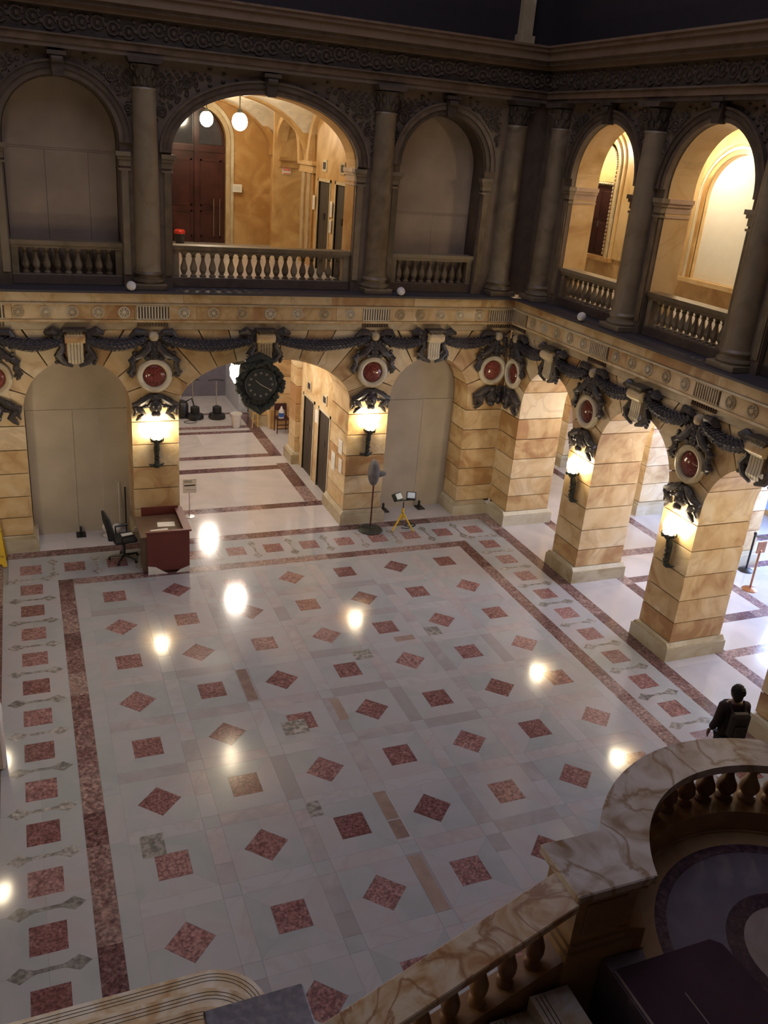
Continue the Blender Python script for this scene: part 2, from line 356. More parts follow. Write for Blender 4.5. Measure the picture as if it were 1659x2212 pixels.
# border ring with red squares and grey bones
def border_cell(cx, cy, vertical, corner=False):
    p = .4245
    if vertical: x0, x1, y0, y1 = (cx - .51, cx + .49, cy-p, cy+p)
    else: x0, x1, y0, y1 = (cx-p, cx+p, cy-.53, cy+.565)
    if vertical: y1 = min(y1, .918)
    if vertical and cx > 5: x0, x1 = 8.18, 9.2
    if vertical and cx < 0: x0, x1 = -2.02, -1.0
    if corner: x0, x1, y0, y1 = (cx-.5, cx+.5, .92, 2.06)
    if not vertical: y0, y1 = .92, 2.06
    tile('border_slab', rect(x0, (x0+x1)/2, y0, y1), W_TILE); tile('border_slab', rect((x0+x1)/2, x1, y0, y1), W_TILE)
    tile('red_border_tile', [(cx-.205, cy-.205), (cx+.205, cy-.205), (cx+.205, cy+.205), (cx-.205, cy+.205)], R_TILE, .0012)
def bone(cx, cy, vertical):
    L = .44; up = []; dn = []
    for k in range(-10, 11):
        t = k/10; x = t*L; e = abs(t)
        w = .018 if e < .35 else (.018 + (e-.35)/.35*.085 if e < .7 else .103*(1-e)/.3)
        up.append((x, w + .02*(1-e))); dn.append((x, -w - .0*(1-e)))
    pts = up + dn[::-1][1:-1]
    pts = [(cx+x, cy+y) if vertical else (cx+y, cy+x) for x, y in pts]
    MB().slab(pts, -.012, .0014).build('grey_inlay', GREY_IN, FLOOR)
P_ = .849
for k in range(0, 13): border_cell(-1.5, .62 - P_*k, True)
for k in range(0, 13): border_cell(8.69, .62 - P_*k, True)
for k in range(-0, 13): bone(-1.5, .62 - P_*(k-.5), True)
for k in range(-0, 13): bone(8.69, .62 - P_*(k-.5), True)
for k in range(0, 13): border_cell(-1.5 + P_*k, 1.48, False)
for k in range(0, 12): bone(-1.5 + P_*(k+.5), 1.48, False)
# halls beyond the arches
def hall(x0, x1, y0, y1, nx, ny):
    for i in range(nx):
        for j in range(ny): tile('hall_slab', rect(x0+(x1-x0)*i/nx, x0+(x1-x0)*(i+1)/nx, y0+(y1-y0)*j/ny, y0+(y1-y0)*(j+1)/ny), HALL_F)
def bandx(x0, x1, y0, y1, mean=.9): run('hall_band_slab', True, y0, y1, x0, x1, BAND, mean)
def bandy(x0, x1, y0, y1, mean=.9): run('hall_band_slab', False, x0, x1, y0, y1, BAND, mean)
hall(-3.6, 9.2, 2.35, 3.68, 9, 1)
bandx(1.2, 5.5, 3.68, 3.97)
hall(1.6, 5.1, 3.97, 6.40, 2, 1); bandy(5.1, 5.45, 3.97, 6.85); bandx(1.2, 5.1, 6.40, 6.72)
hall(1.6, 5.45, 6.85, 7.45, 2, 1); tile('hall_slab', rect(1.6, 5.1, 6.72, 6.85), HALL_F)
bandx(1.2, 5.45, 7.45, 7.72); hall(1.6, 5.1, 7.72, 9.70, 2, 1); bandy(5.1, 5.45, 7.72, 11.7)
bandx(1.2, 5.1, 9.70, 9.93); tile('hall_slab', rect(1.6, 5.1, 9.93, 10.18), HALL_F); bandx(1.2, 5.1, 10.18, 10.45)
hall(1.6, 5.1, 10.45, 11.65, 2, 1); bandx(1.2, 5.45, 11.65, 11.85)
hall(-1, 7.0, 11.85, 16.5, 4, 4); hall(5.45, 6.0, 3.97, 6.8, 1, 2); hall(5.45, 9.5, 6.8, 11.65, 4, 4); hall(-.2, 1.2, 3.68, 11.85, 1, 4)
# right-hand hall (x beyond the piers)
for (x0, x1) in ((9.5, 10.72), (11.0, 13.05), (13.32, 15.2), (15.2, 17.4)):
    ys = [2.35, -.40, -.71, -1.70, -1.95, -3.67, -3.95, -4.86, -5.11, -6.9, -7.2, -8.2, -12.5]
    for k in range(len(ys)-1):
        if k in (1, 3, 5, 7, 9) and x0 > 10: run('hall_band_slab', True, ys[k+1], ys[k], x0, x1, BAND, .9)
        else: tile('hall_slab', rect(x0, x1, ys[k+1], ys[k]), HALL_F)
    if x0 > 10: tile('hall_slab', rect(x0, x1, 2.35, 5.2), HALL_F); tile('hall_slab', rect(x0, x1, 5.2, 8.2), HALL_F)
bandy(10.72, 11.0, -12.5, 8.2); bandy(13.05, 13.32, -12.5, 8.2)
hall(-9, -2.3, -13.5, 2.35, 3, 6)
hall(-2.3, 9.2, -13.5, -10.4, 6, 1); hall(-2.3, -.72, -10.4, -9.2, 1, 1)

# ------------------------------------------------------------------ walls: ground storey of rusticated stones
COURSES = [.36, .77, 1.24, 1.75, 2.26, 2.77]
DW = 1.22
WALLS = {}
for side, nm in (('B', 'wall_back'), ('R', 'wall_right'), ('L', 'wall_left')):
    g = GROUND[side]; loc, rz = at(side, 0, 0, 0)
    ops = arches(side)
    mb = MB(); plate(mb, g['a0'], g['a1'] + (.0 if side == 'B' else 0), .3, ZT + .05, ops, .035, DW - .035, grow=.03)
    wall = struct(nm, mb, SIENA_DK, loc=loc, rotz=rz); WALLS[side] = wall
    def stone(mbx, m=SIENA, name='stone'): return mbx.build(name, m, wall)
    gp = .010
    ends = [g['a0']] if g['a0'] < g['piers'][0][0] - .01 else []
    if ends: g['piers'] = [(g['a0'], g['piers'][0][1])] + g['piers'][1:]
    for (p0, p1) in g['piers']:
        # plinth
        q0, q1 = p0 - .09, p1 + .09
        if side == 'B' and p1 > 9.5: q1 = 9.6 - .1
        if side == 'R' and p0 < -2.4: q0 = -2.46 + .1
        if side == 'L' and p1 > 2.4: q1 = 2.46 - .1
        if side == 'B' and p0 < -3: q0 = p0
        mb = MB().box(q0, q1, -.10, DW + .09, -.012, .27); mb.build('plinth', PLINTH, wall)
        mb = MB().prism([(q0+.02, .275), (q1-.02, .275), (q1-.085, .355), (q0+.085, .355)], -.08, DW + .07); mb.build('plinth_moulding', PLINTH, wall)
        zs = COURSES
        for z0, z1 in zip(zs, zs[1:]):
            if p1 - p0 > 1.6:
                for b0 in (p0, p1 - 1.03): stone(MB().box(b0+.0, (p1 - 1.04) if b0 == p0 else p1, 0, DW, z0 + gp, z1 - gp))
            else: stone(MB().box(p0, p1, 0, DW, z0 + gp, z1 - gp))
    bounds = []
    P = g['piers']
    for k, (c, hw, s, b) in enumerate(ops):
        mL = (P[k][0] + P[k][1])/2 if k > 0 else max(P[k][0], P[k][1]-1.03); mR = (P[k+1][0] + P[k+1][1])/2 if k < len(ops)-1 else P[k+1][1]
        if side == 'B' and k == 0: mL = (-2.42-1.39)/2
        N = 13 if hw > 1.5 else 9
        cen = (hw > 1.5)
        def hit(t, right):
            px, pz = c + hw*cos(t), s + b*sin(t); dx, dz = cos(t)*b, sin(t)*hw
            if cen: dx, dz = cos(t)*(b*.55+hw*.45), sin(t)*hw
            best = 1e9; wall_x = mR if right else mL
            if abs(dx) > 1e-6 and (wall_x-px)/dx > 0: best = (wall_x-px)/dx
            typ = 'w'
            if dz > 1e-6 and (ZT-pz)/dz < best: best = (ZT-pz)/dz; typ = 't'
            return (px+dx*best, pz+dz*best), typ
        for q in range(N):
            t0, t1 = pi*q/N, pi*(q+1)/N
            key = (q == N//2); dl = gp/hw
            if key:
                (o0, _), (o1, _) = hit(t0+dl, True), hit(t1-dl, False)
                poly = arc(c, hw, s, b, t0+dl, t1-dl, 3) + [o1, o0]
                stone(MB().prism(poly, 0, DW)); continue
            right = t1 <= pi/2 + 1e-6
            ta, tb = (t0+dl, t1-dl) if right else (pi-(t1-dl), pi-(t0+dl))
            # work on the right half then mirror
            lo, hi = (t0+dl, t1-dl) if right else (pi-(t1-dl), pi-(t0+dl))
            wx = (mR - c) if right else (c - mL)
            def hr(t):
                px, pz = hw*cos(t), s + b*sin(t); dx, dz = cos(t)*b, sin(t)*hw
                if cen: dx, dz = cos(t)*(b*.55+hw*.45), sin(t)*hw
                k1 = (wx-px)/dx if dx > 1e-6 else 1e9; k2 = (ZT-pz)/dz if dz > 1e-6 else 1e9
                kk = min(k1, k2); return (px+dx*kk, pz+dz*kk), ('w' if k1 < k2 else 't')
            first = lo < .03
            (ohi, th) = hr(hi)
            wxg = wx - gp*.6
            if first:
                poly = [(hw, 2.77+gp)] + [(x-0, z) for x, z in arc(0, hw, s, b, 0, hi, 4)] + [ohi]
                if th == 't': poly.append((wx, ZT))
                poly.append((wx, 2.77+gp))
            else:
                (olo, tl) = hr(lo)
                poly = arc(0, hw, s, b, lo, hi, 3) + [ohi]
                if th == 't' and tl == 'w': poly.append((wx, ZT))
                poly.append(olo)
            poly = [(min(x, wxg) if x > hw*.2 else x, z) for x, z in poly]
            poly = [((c+x) if right else (c-x), z) for x, z in poly]
            stone(MB().prism(poly, 0, DW))
    # corner / end filler above solid end of left pier
    if side == 'B':
        for z0, z1 in ((2.77, 3.3), (3.3, 3.8), (3.8, 4.3), (4.3, ZT)): stone(MB().box(-3.6, -1.92, 0, DW, z0+gp, z1-gp))
    a0, a1 = g['a0'], g['a1']
    e = lambda d: (a1 + (-d if side in 'BL' else 0))      # end that stops at the corner
    st = lambda d: (a0 + (d if side == 'R' else 0))
    def band(name, z0, z1, d, m, d1=DW): return MB().box(st(-d) if side == 'R' else a0, e(-d) if side in 'BL' else a1, d, d1, z0, z1).build(name, m, wall)
    band('architrave', ZT + .01, 4.885, -.02, SIENA_PALE)
    band('string_course_bead', 4.885, 4.93, -.055, SIENA)
    # frieze in blocks
    p = a0 if side == 'B' else a0 + .05; rr = random.Random(3)
    while p < a1 - .05:
        q = min(a1 - (.05 if side == 'B' else 0), p + 1.15*rr.uniform(.7, 1.3))
        MB().box(p + .003, q - .003, -.05 + .02, DW, 4.935, 5.225).build('frieze_block', SIENA, wall); p = q
    band('frieze_cap_bead', 5.228, 5.262, -.07, SIENA_PALE)
    p = a0 if side == 'B' else a0 + .02
    while p < a1 - .05:
        q = min(a1 - (.02 if side == 'B' else 0), p + 1.6*rr.uniform(.8, 1.3))
        MB().box(p + .002, q - .002, -.035, DW, 5.265, 5.455).build('fascia_block', SIENA, wall); p = q
    # ledge: from edge back to the upper storey
    MB().box(st(.10) if side == 'R' else a0, a1 - (.10 if side == 'B' else 0), -.11, DW + .2, 5.46, 5.505).build('ledge', LEDGE, wall)
    if side == 'L': continue
    # rosettes and grilles
    piers_c = [(P[k][0]+P[k][1])/2 if P[k][1]-P[k][0] < 1.6 else -1.9 for k in range(len(P))]
    if side == 'B': piers_c[-1] = 9.22
    if side == 'R': piers_c[0] = -2.10
    grc = piers_c
    for k, pc in enumerate(grc):
        gw = .32
        mb = MB()
        for s_ in range(11): mb.box(pc - gw + s_*.0582, pc - gw + s_*.0582 + .03, -.058, -.02, 4.955, 5.205)
        mb.box(pc-gw-.01, pc+gw+.01, -.056, -.02, 4.94, 4.957); mb.box(pc-gw-.01, pc+gw+.01, -.056, -.02, 5.203, 5.222)
        mb.build('frieze_grille', SIENA_PALE, wall)
        MB().box(pc-gw, pc+gw, -.034, -.02, 4.945, 5.215).build('grille_back', SIENA_DK, wall)
        mb = MB()
        for s_ in range(11): mb.prism([(pc-gw+s_*.0582, 4.80), (pc-gw+s_*.0582+.038, 4.80), (pc-gw+s_*.0582+.028, 4.875), (pc-gw+s_*.0582+.01, 4.875)], -.05, -.01)
        mb.build('guttae', SIENA_DK, wall)
    ros = None
    for k in range(len(grc)-1):
        A, B = grc[k]+.32, grc[k+1]-.32; nn = max(2, round((B-A)/.56)); nn = 7 if B-A > 3.5 else (5 if nn >= 4 else nn)
        for s_ in range(nn):
            x = A + (B-A)*(s_+.5)/nn
            if ros is None:
                m1 = MB(); m1.tube([(.105*cos(2*pi*i/20), -.035, .105*sin(2*pi*i/20)) for i in range(21)], .016, 6)
                m1.lathe([(.045, 0), (.04, -.025), (.012, -.035)], 10, (0, -.03, 0), 'y')
                for i in range(8): m1.blob((.066*cos(2*pi*i/8), -.035, .066*sin(2*pi*i/8)), .022, .014, .022, 6, 4)
                ros = m1.build('rosette', SIENA_PALE, wall, loc=(x, 0, 5.08), smooth=True)
            else:
                o = ros.copy(); COL.objects.link(o); o.location = (x, 0, 5.08)

# ------------------------------------------------------------------ upper storey (parts of the same walls)
USP = 8.10
def uops(side):
    return [(c, hw, USP + (.12 if hw < 1.5 else 0), (1.20 if hw > 1.5 else hw + .02)) for c, hw, s, b in arches(side)]
for side in 'BR':
    g = GROUND[side]; wall = WALLS[side]; ops = uops(side)
    A0 = g['a0'] if side == 'B' else -2.46 - DU
    A1 = g['a1'] + (DU if side == 'B' else 0)
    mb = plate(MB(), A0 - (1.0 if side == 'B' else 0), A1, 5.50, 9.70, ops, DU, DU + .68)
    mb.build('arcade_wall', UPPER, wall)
    # inner corridor faces of jambs are warmer: thin lining on the reveals
    for c, hw, s, b in ops:
        # archivolt mouldings
        for (ri, ro, d) in ((.0, .10, -.045), (.10, .20, -.075), (.20, .24, -.10)):
            n = 28; ins = arc(c, hw+ri, s, b+ri, 0, pi, n); out = arc(c, hw+ro, s, b+ro, 0, pi, n)
            mbb = MB(); vsx = []
            for (xi, zi), (xo, zo) in zip(ins, out): vsx += [(xi, DU+d, zi), (xo, DU+d, zo), (xo, DU+.01, zo), (xi, DU+.01, zi)]
            fs = [(4*i+k, 4*i+4+k, 4*i+4+(k+1) % 4, 4*i+(k+1) % 4) for i in range(n) for k in range(4)] + [(3, 2, 1, 0), tuple(4*n+k for k in range(4))]
            mbb.add(vsx, fs); mbb.build('archivolt', UPPER, wall)
        if side == 'B' and hw < 1.5: pass
        # reveal lining in warm marble
        n = 28; ins = arc(c, hw-.012, s, b-.012, 0, pi, n); out = arc(c, hw, s, b, 0, pi, n)
        ins = [(c+hw-.012, 5.5)] + ins + [(c-hw+.012, 5.5)]; out = [(c+hw, 5.5)] + out + [(c-hw, 5.5)]
        vsx = []
        for (xi, zi), (xo, zo) in zip(ins, out): vsx += [(xi, DU+.10, zi), (xo, DU+.10, zo), (xo, DU+.69, zo), (xi, DU+.69, zi)]
        m_ = len(ins)-1
        fs = [(4*i+k, 4*i+4+k, 4*i+4+(k+1) % 4, 4*i+(k+1) % 4) for i in range(m_) for k in range(4)] + [(3, 2, 1, 0), tuple(4*m_+k for k in range(4))]
        MB().add(vsx, fs).build('reveal_lining', UPPER if (side == 'B' and hw < 1.5) else ORANGE, wall)
        # imposts
        for sx in (-1, 1):
            x0 = c + sx*hw
            mb = MB(); mi = MB()
            for (z0, z1, o) in ((7.72, 7.76, .03), (7.80, 7.92, .02), (7.92, 7.98, .05), (7.98, 8.06, .08)):
                xa, xb = sorted((x0 - sx*o, x0 + sx*.20)); mb.box(xa, xb, DU - o, DU + .10, z0, z1); mi.box(xa, xb, DU + .102, DU + .69, z0, z1)
            mb.build('impost', SHAFT, wall)
            if not (side == 'B' and hw < 1.5): mi.build('inner_impost', IMPOST_LIT, wall)
            # pilaster strip beside the opening
            xa, xb = sorted((x0 + sx*.02, x0 + sx*.15)); MB().box(xa, xb, DU-.03, DU+.01, 5.75, 7.72).build('pilaster_strip', SHAFT, wall)
        # console keystone
        mb = MB().prism([(c-.09, s+b-.04), (c+.09, s+b-.04), (c+.13, s+b+.30), (c-.13, s+b+.30)], DU-.17, DU)
        mb.box(c-.17, c+.17, DU-.24, DU, s+b+.30, s+b+.37); mb.lathe([(.07, -.1), (.07, .1)], 10, (c, DU-.17, s+b+.24), 'x')
        mb.build('console_keystone', UPPER_DK, wall, bevel=.008)
        # spandrel scroll relief (left and right)
        for sx in (-1, 1):
            mb = MB(); rq = random.Random(int(c*10))
            wlim = .45 if hw < 1.5 else .48
            zz = s + .15
            while zz < 9.55:
                xx = 0.0
                while xx < hw + wlim:
                    px, pz = xx + rq.uniform(-.02, .02), zz + rq.uniform(-.02, .02)
                    if (px/(hw+.33))**2 + ((pz-s)/(b+.33))**2 > 1.0 and px < hw + wlim - .16 and (px > .35):
                        pts = [(c+sx*(px + .055*(1-k/11)*cos(k*.75+zz*9)), DU-.012, pz + .055*(1-k/11)*sin(k*.75+zz*9)) for k in range(10)]
                        mb.tube(pts, [.018 - .001*k for k in range(10)], 4); mb.blob((c+sx*(px+.07), DU-.01, pz+.06), .03, .02, .022, 5, 4)
                    xx += .15
                zz += .135
            for (ox, oz, R0, tn, ph) in ((hw+.02, b-.12, .16, 2.2, 0), (hw*.78+.12, b+.06, .10, 2.0, 2), (hw+.18, b-.48, .10, 2, 1)):
                pts = []; rs_ = []
                for k in range(26):
                    t = k/25; r = R0*(1-t*.85); aa = ph + t*tn*2*pi
                    pts.append((c+sx*(ox + r*cos(aa)), DU-.015, s+oz + r*sin(aa))); rs_.append(.022*(1-.5*t))
                mb.tube(pts, rs_, 5)
            for k in range(16):
                aa = rad(38 + k*2.4); r = (1.17 + .10*(k % 3)); mb.blob((c+sx*(hw*r*cos(aa)+.04), DU-.01, s+b*r*sin(aa)+.05), .045, .03, .028, 6, 4)
            mb.build('spandrel_relief', UPPER_DK, wall, smooth=True)
    # entablature
    def ent(name, z0, z1, d, m):
        return MB().box(A0 - 1.0 if side == 'B' else A0 - (-1)*0 - d*0 + 0, A1 if side == 'R' else A1, DU + d, DU + .9, z0, z1).build(name, m, wall)
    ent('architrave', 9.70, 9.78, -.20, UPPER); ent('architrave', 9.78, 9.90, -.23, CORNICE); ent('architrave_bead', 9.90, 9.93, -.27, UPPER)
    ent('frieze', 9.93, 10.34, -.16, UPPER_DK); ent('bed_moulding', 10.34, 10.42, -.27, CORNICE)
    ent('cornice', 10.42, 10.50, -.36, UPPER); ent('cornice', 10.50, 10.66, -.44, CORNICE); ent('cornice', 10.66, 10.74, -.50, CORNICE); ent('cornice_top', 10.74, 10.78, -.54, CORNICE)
    mb = MB(); x = A0 + .2; k = 0
    while x < A1 - .2:
        zc = 10.13 + .05*sin(x*5.2)
        mb.tube([(x + .11*cos(t*.7), DU-.17, zc + .11*sin(t*.7)) for t in range(9)], .024, 5)
        mb.blob((x, DU-.17, zc), .05, .04, .05, 6, 4); mb.blob((x+.13, DU-.17, 10.04 + .06*(k % 3)), .05, .03, .04, 6, 4); mb.blob((x+.1, DU-.17, 10.25), .045, .03, .035, 6, 4)
        x += .27; k += 1
    mb.build('frieze_relief', UPPER_DK, wall, smooth=True)['kind'] = 'stuff'
    # attic above the cornice
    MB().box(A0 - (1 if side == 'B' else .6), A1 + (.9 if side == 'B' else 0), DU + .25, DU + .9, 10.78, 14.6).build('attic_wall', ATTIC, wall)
WALLS['B'].name = 'wall_back'
# attic pilaster in the corner
mb = MB().box(9.15, 9.45, YB+DU+.12, YB+DU+.27, 10.78, 14.5); mb.box(9.1, 9.5, YB+DU+.08, YB+DU+.27, 10.78, 11.0)
mb.build('attic_pilaster', SIENA_PALE).parent = None
o = bpy.data.objects['attic_pilaster']; o.parent = WALLS['B']; o.matrix_parent_inverse = Matrix.Translation((0, -YB, 0))
# remaining sides of the court, behind the camera and to the left
struct('wall_west', MB().box(-9.4, -9.0, -19, 19, -.012, 14.6), UPPER)
MB().box(-19, 3.2, DU, DU + .8, 5.5, 14.6).build('upper_wall', UPPER, WALLS['L'])
MB().box(-19, -12.6, 0, DW, -.012, 5.5).build('wall_end', SIENA, WALLS['L'])
MB().box(12.6, 19, 0, DW, -.012, 5.5).build('wall_end', SIENA, WALLS['R'])
MB().box(12.6, 19, DU, DU+.8, 5.5, 14.6).build('upper_wall', UPPER, WALLS['R'])
struct('wall_front', MB().box(-9.0, 18.5, -19.4, -19.0, -.012, 14.6), UPPER)
struct('wall_far', MB().box(-9.0, 18.5, 16.6, 17.0, -.012, 10.6), UPPER)
struct('wall_east', MB().box(17.45, 17.9, -19, 16.6, 3.4, 10.6).box(17.45, 17.9, 3.2, 16.6, -.012, 3.4).box(17.45, 17.9, -19, -6.5, -.012, 3.4).box(17.45, 17.9, -6.5, 3.2, -.012, .12), SIENA)

# ------------------------------------------------------------------ columns
def make_column(label, side, a):
    loc, rz = at(side, a, DU - .04, 5.505)
    t = thing('column', label, 'column', loc, rz, 'engaged columns of the upper arcade')
    MB().box(-.33, .33, -.33, .14, 0, .11).build('plinth', SHAFT, t, bevel=.01)
    MB().lathe([(.31, .11), (.325, .15), (.31, .19), (.275, .20), (.265, .24), (.285, .27), (.295, .30), (.275, .33), (.262, .345)], 24).build('base', SHAFT, t, smooth=True)
    MB().lathe([(.262, .345), (.25, .38), (.25, 1.2), (.242, 2.4), (.222, 3.6), (.225, 3.64), (.24, 3.67), (.225, 3.70)], 24).build('shaft', SHAFT, t, smooth=True)
    mb = MB().lathe([(.20, 3.70), (.205, 3.85), (.25, 4.02), (.27, 4.08)], 20)
    for r_, z_, n_ in ((.215, 3.80, 10), (.235, 3.93, 10)):
        for k in range(n_):
            aa = 2*pi*(k + (z_ > 3.9)*.5)/n_; M = Matrix.Rotation(aa, 3, 'Z') @ Matrix.Rotation(rad(14), 3, 'Y')
            mb.blob((r_*cos(aa), r_*sin(aa), z_), .03, .045, .085, 6, 5, M)
    for sx in (-1, 1):
        for sy in (-1, 1):
            aa = math.atan2(sy, sx); mb.tube([(cos(aa)*(.30 + .05*cos(k*.8)), sin(aa)*(.30+.05*cos(k*.8)), 4.03 + .05*sin(k*.8)) for k in range(9)], .022, 5)
    mb.build('capital', UPPER_DK, t, smooth=True)
    MB().prism([(-.29, 4.10), (.29, 4.10), (.33, 4.19), (-.33, 4.19)], -.31, .12).build('abacus', UPPER_DK, t)
    return t
c0 = make_column('grey-brown round marble column left of the wide lamp-lit upper arch', 'B', 1.18)
for side, a, lb in (('B', 6.12, 'grey-brown round marble column right of the wide lamp-lit upper arch'),
                    ('B', 9.28, 'round marble column on the back side of the upper corner'),
                    ('R', -2.20, 'round marble column on the right-wall side of the upper corner, in shadow'),
                    ('R', 1.10, 'leaning-looking round column between the two lit right-hand upper arches'),
                    ('R', 4.32, 'round column at the right edge, beyond the arch with the white blind'),
                    ('B', -1.95, 'upper column just beyond the left edge of the far-left blocked arch'),
                    ('R', 7.5, 'upper column of the right wall nearest the viewer')):
    loc, rz = at(side, a, DU - .04, 5.505); dup(c0, loc, rz, lb)

# ------------------------------------------------------------------ balustrades of the upper arcade
def bal_profile(H, r):
    pr = [(.9, 0), (.9, .07), (.6, .10), (.55, .14), (.85, .22), (1.0, .32), (.95, .42), (.6, .58), (.42, .70), (.45, .78), (.7, .82), (.5, .86), (.75, .92), (.85, .93), (.85, 1.0)]
    return [(r*a, H*b) for a, b in pr]
def balustrade(side, c, hw, n, label):
    loc, rz = at(side, c, DU + .22, 5.505)
    t = thing('balustrade', label, 'balustrade', loc, rz, 'balustrades of the upper arcade')
    MB().box(-hw, hw, -.13, .13, 0, .20).build('base_rail', UPPER, t, bevel=.01)
    MB().box(-hw, hw, -.14, .14, .70, .76).box(-hw, hw, -.17, .17, .76, .84).build('hand_rail', SIENA_PALE if 0 else SHAFT, t)
    for sx in (-1, 1): MB().box(min(sx*hw, sx*(hw-.14)), max(sx*hw, sx*(hw-.14)), -.12, .12, .2, .70).build('end_block', SHAFT, t)
    b = MB().lathe(bal_profile(.50, .078), 8).build('baluster', SHAFT, t, loc=(0, 0, .20), smooth=True)
    w = hw - .16
    for k in range(n):
        x = -w + 2*w*(k+.5)/n
        if k == 0: b.location = (x, 0, .2)
        else:
            o = b.copy(); COL.objects.link(o); o.location = (x, 0, .2)
AB, AR = arches('B'), arches('R')
balustrade('B', AB[0][0], AB[0][1], 9, 'short dark balustrade below the far-left blocked upper arch')
balustrade('B', AB[1][0], AB[1][1], 18, 'wide balustrade below the lit upper arch with two hanging lamps')
balustrade('B', AB[2][0], AB[2][1], 9, 'short dark balustrade below the blocked upper arch beside the corner')
balustrade('R', AR[0][0], AR[0][1], 10, 'balustrade below the upper arch that shows a dark door')
balustrade('R', AR[1][0], AR[1][1], 11, 'balustrade below the upper arch with the glowing white blind')
balustrade('R', AR[2][0], AR[2][1], 11, 'balustrade of the next upper arch at the right edge')

# ------------------------------------------------------------------ board panels that close four arches
def panel(c, hw, s, b, z0, d, m, label, seamz, vs_=()):
    (loc, rz) = at('B', c, d, z0)
    t = thing('arch_panel', label, 'panel', loc, rz, 'board panels closing the small back arches')
    lo = [(-hw, 0), (hw, 0), (hw, seamz-z0-.01), (-hw, seamz-z0-.01)]
    xs = [-hw] + list(vs_) + [hw]
    for x0, x1 in zip(xs, xs[1:]): MB().box(x0+.003, x1-.003, 0, .04, 0, seamz-z0-.015).build('board', m, t)
    up = [(x, z - z0) for x, z in arc(0, hw, s, b, 0, pi, 24)]
    up = [(hw, seamz-z0+.015)] + up + [(-hw, seamz-z0+.015)]
    MB().prism(up, .0, .04).build('top_board', m, t)
    if z0 < 1: MB().box(-hw, hw, -.02, .03, seamz-z0-.012, seamz-z0+.012).build('rail', m, t)
    else: MB().box(-hw, hw, .0, .03, seamz-z0-.02, seamz-z0+.02).build('rail', m, t)
panel(AB[0][0], AB[0][1]-.012, SPR, AB[0][3]-.01, 0, .73, CANVAS, 'large beige board panel closing the far-left ground arch', 2.86, (-.1, .45))
panel(AB[2][0], AB[2][1]-.012, SPR, AB[2][3]-.01, 0, .73, CANVAS, 'large beige board panel closing the ground arch behind the yellow work light', 2.86, (.2,))
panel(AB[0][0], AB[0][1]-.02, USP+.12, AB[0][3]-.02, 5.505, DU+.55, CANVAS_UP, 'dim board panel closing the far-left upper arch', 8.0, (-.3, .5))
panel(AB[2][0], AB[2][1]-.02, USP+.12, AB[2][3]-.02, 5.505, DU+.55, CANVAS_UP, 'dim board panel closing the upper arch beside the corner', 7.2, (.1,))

# ------------------------------------------------------------------ medallions with ribbons, masks, keystones, garlands
def medallion(side, a, label, half=0):
    loc, rz = at(side, a, 0, 3.78)
    t = thing('medallion', label, 'medallion', loc, rz, 'round red-centred medallions above the piers')
    MB().tube([(.30*cos(2*pi*i/32), -.05, .30*sin(2*pi*i/32)) for i in range(33)], .066, 8, 1).build('rim', SIENA_PALE, t, smooth=True)
    MB().lathe([(.255, .0), (.25, -.03), (.20, -.075), (.11, -.105), (.0005, -.115)], 28, (0, 0, 0), 'y').build('disc', PORPH, t, smooth=True)
    return t
def ribbon(side, a, label, arms=(-1, 1)):
    loc, rz = at(side, a, 0, 4.60)
    t = thing('bow_ornament', label, 'carving', loc, rz, 'dark bow and ribbon carvings above the medallions')
    MB().lathe([(.10, 0), (.10, -.08), (.08, -.11), (.04, -.13)], 16, (0, -.02, 0), 'y').build('boss', SIENA_PALE, t, smooth=True)
    mb = MB()
    for sx in arms:
        mb.tube([(sx*.08, -.05, 0), (sx*.2, -.1, .09), (sx*.36, -.1, .10), (sx*.43, -.06, .02), (sx*.34, -.05, -.07), (sx*.18, -.05, -.04)], [.03, .07, .08, .07, .06, .03], 8)
        mb.tube([(sx*.05, -.06, -.08), (sx*.14, -.08, -.24), (sx*.24, -.09, -.36), (sx*.38, -.08, -.44)], [.04, .09, .085, .05], 8)
        pts = [(sx*.36, -.07, -.42), (sx*.47, -.09, -.50), (sx*.42, -.08, -.62), (sx*.50, -.08, -.74), (sx*.44, -.06, -.86)]
        mb.tube(pts, [.05, .075, .05, .07, .02], 7)
        rr = random.Random(5)
        for k in range(26): 
            x = rr.uniform(.05, .42); z = -rr.uniform(.1, .46); mb.blob((sx*x, -.09, z), .05, .04, .045, 6, 4)
        for k in range(10):
            z = -.45 - .04*k; mb.blob((sx*(.45 + .03*sin(k*2.2)), -.09, z), .045, .035, .035, 6, 4)
    for k in range(8): mb.blob((0, -.09, -.1 - .045*k), .06, .05, .05, 7, 4)
    if len(arms) == 1:
        rr = random.Random(6)
        for k in range(26): mb.blob((-arms[0]*rr.uniform(.0, .26), -.07, -rr.uniform(-.08, .46)), .05, .035, .05, 6, 4)
    mb.build('ribbon', BRONZE, t, smooth=True)
    return t
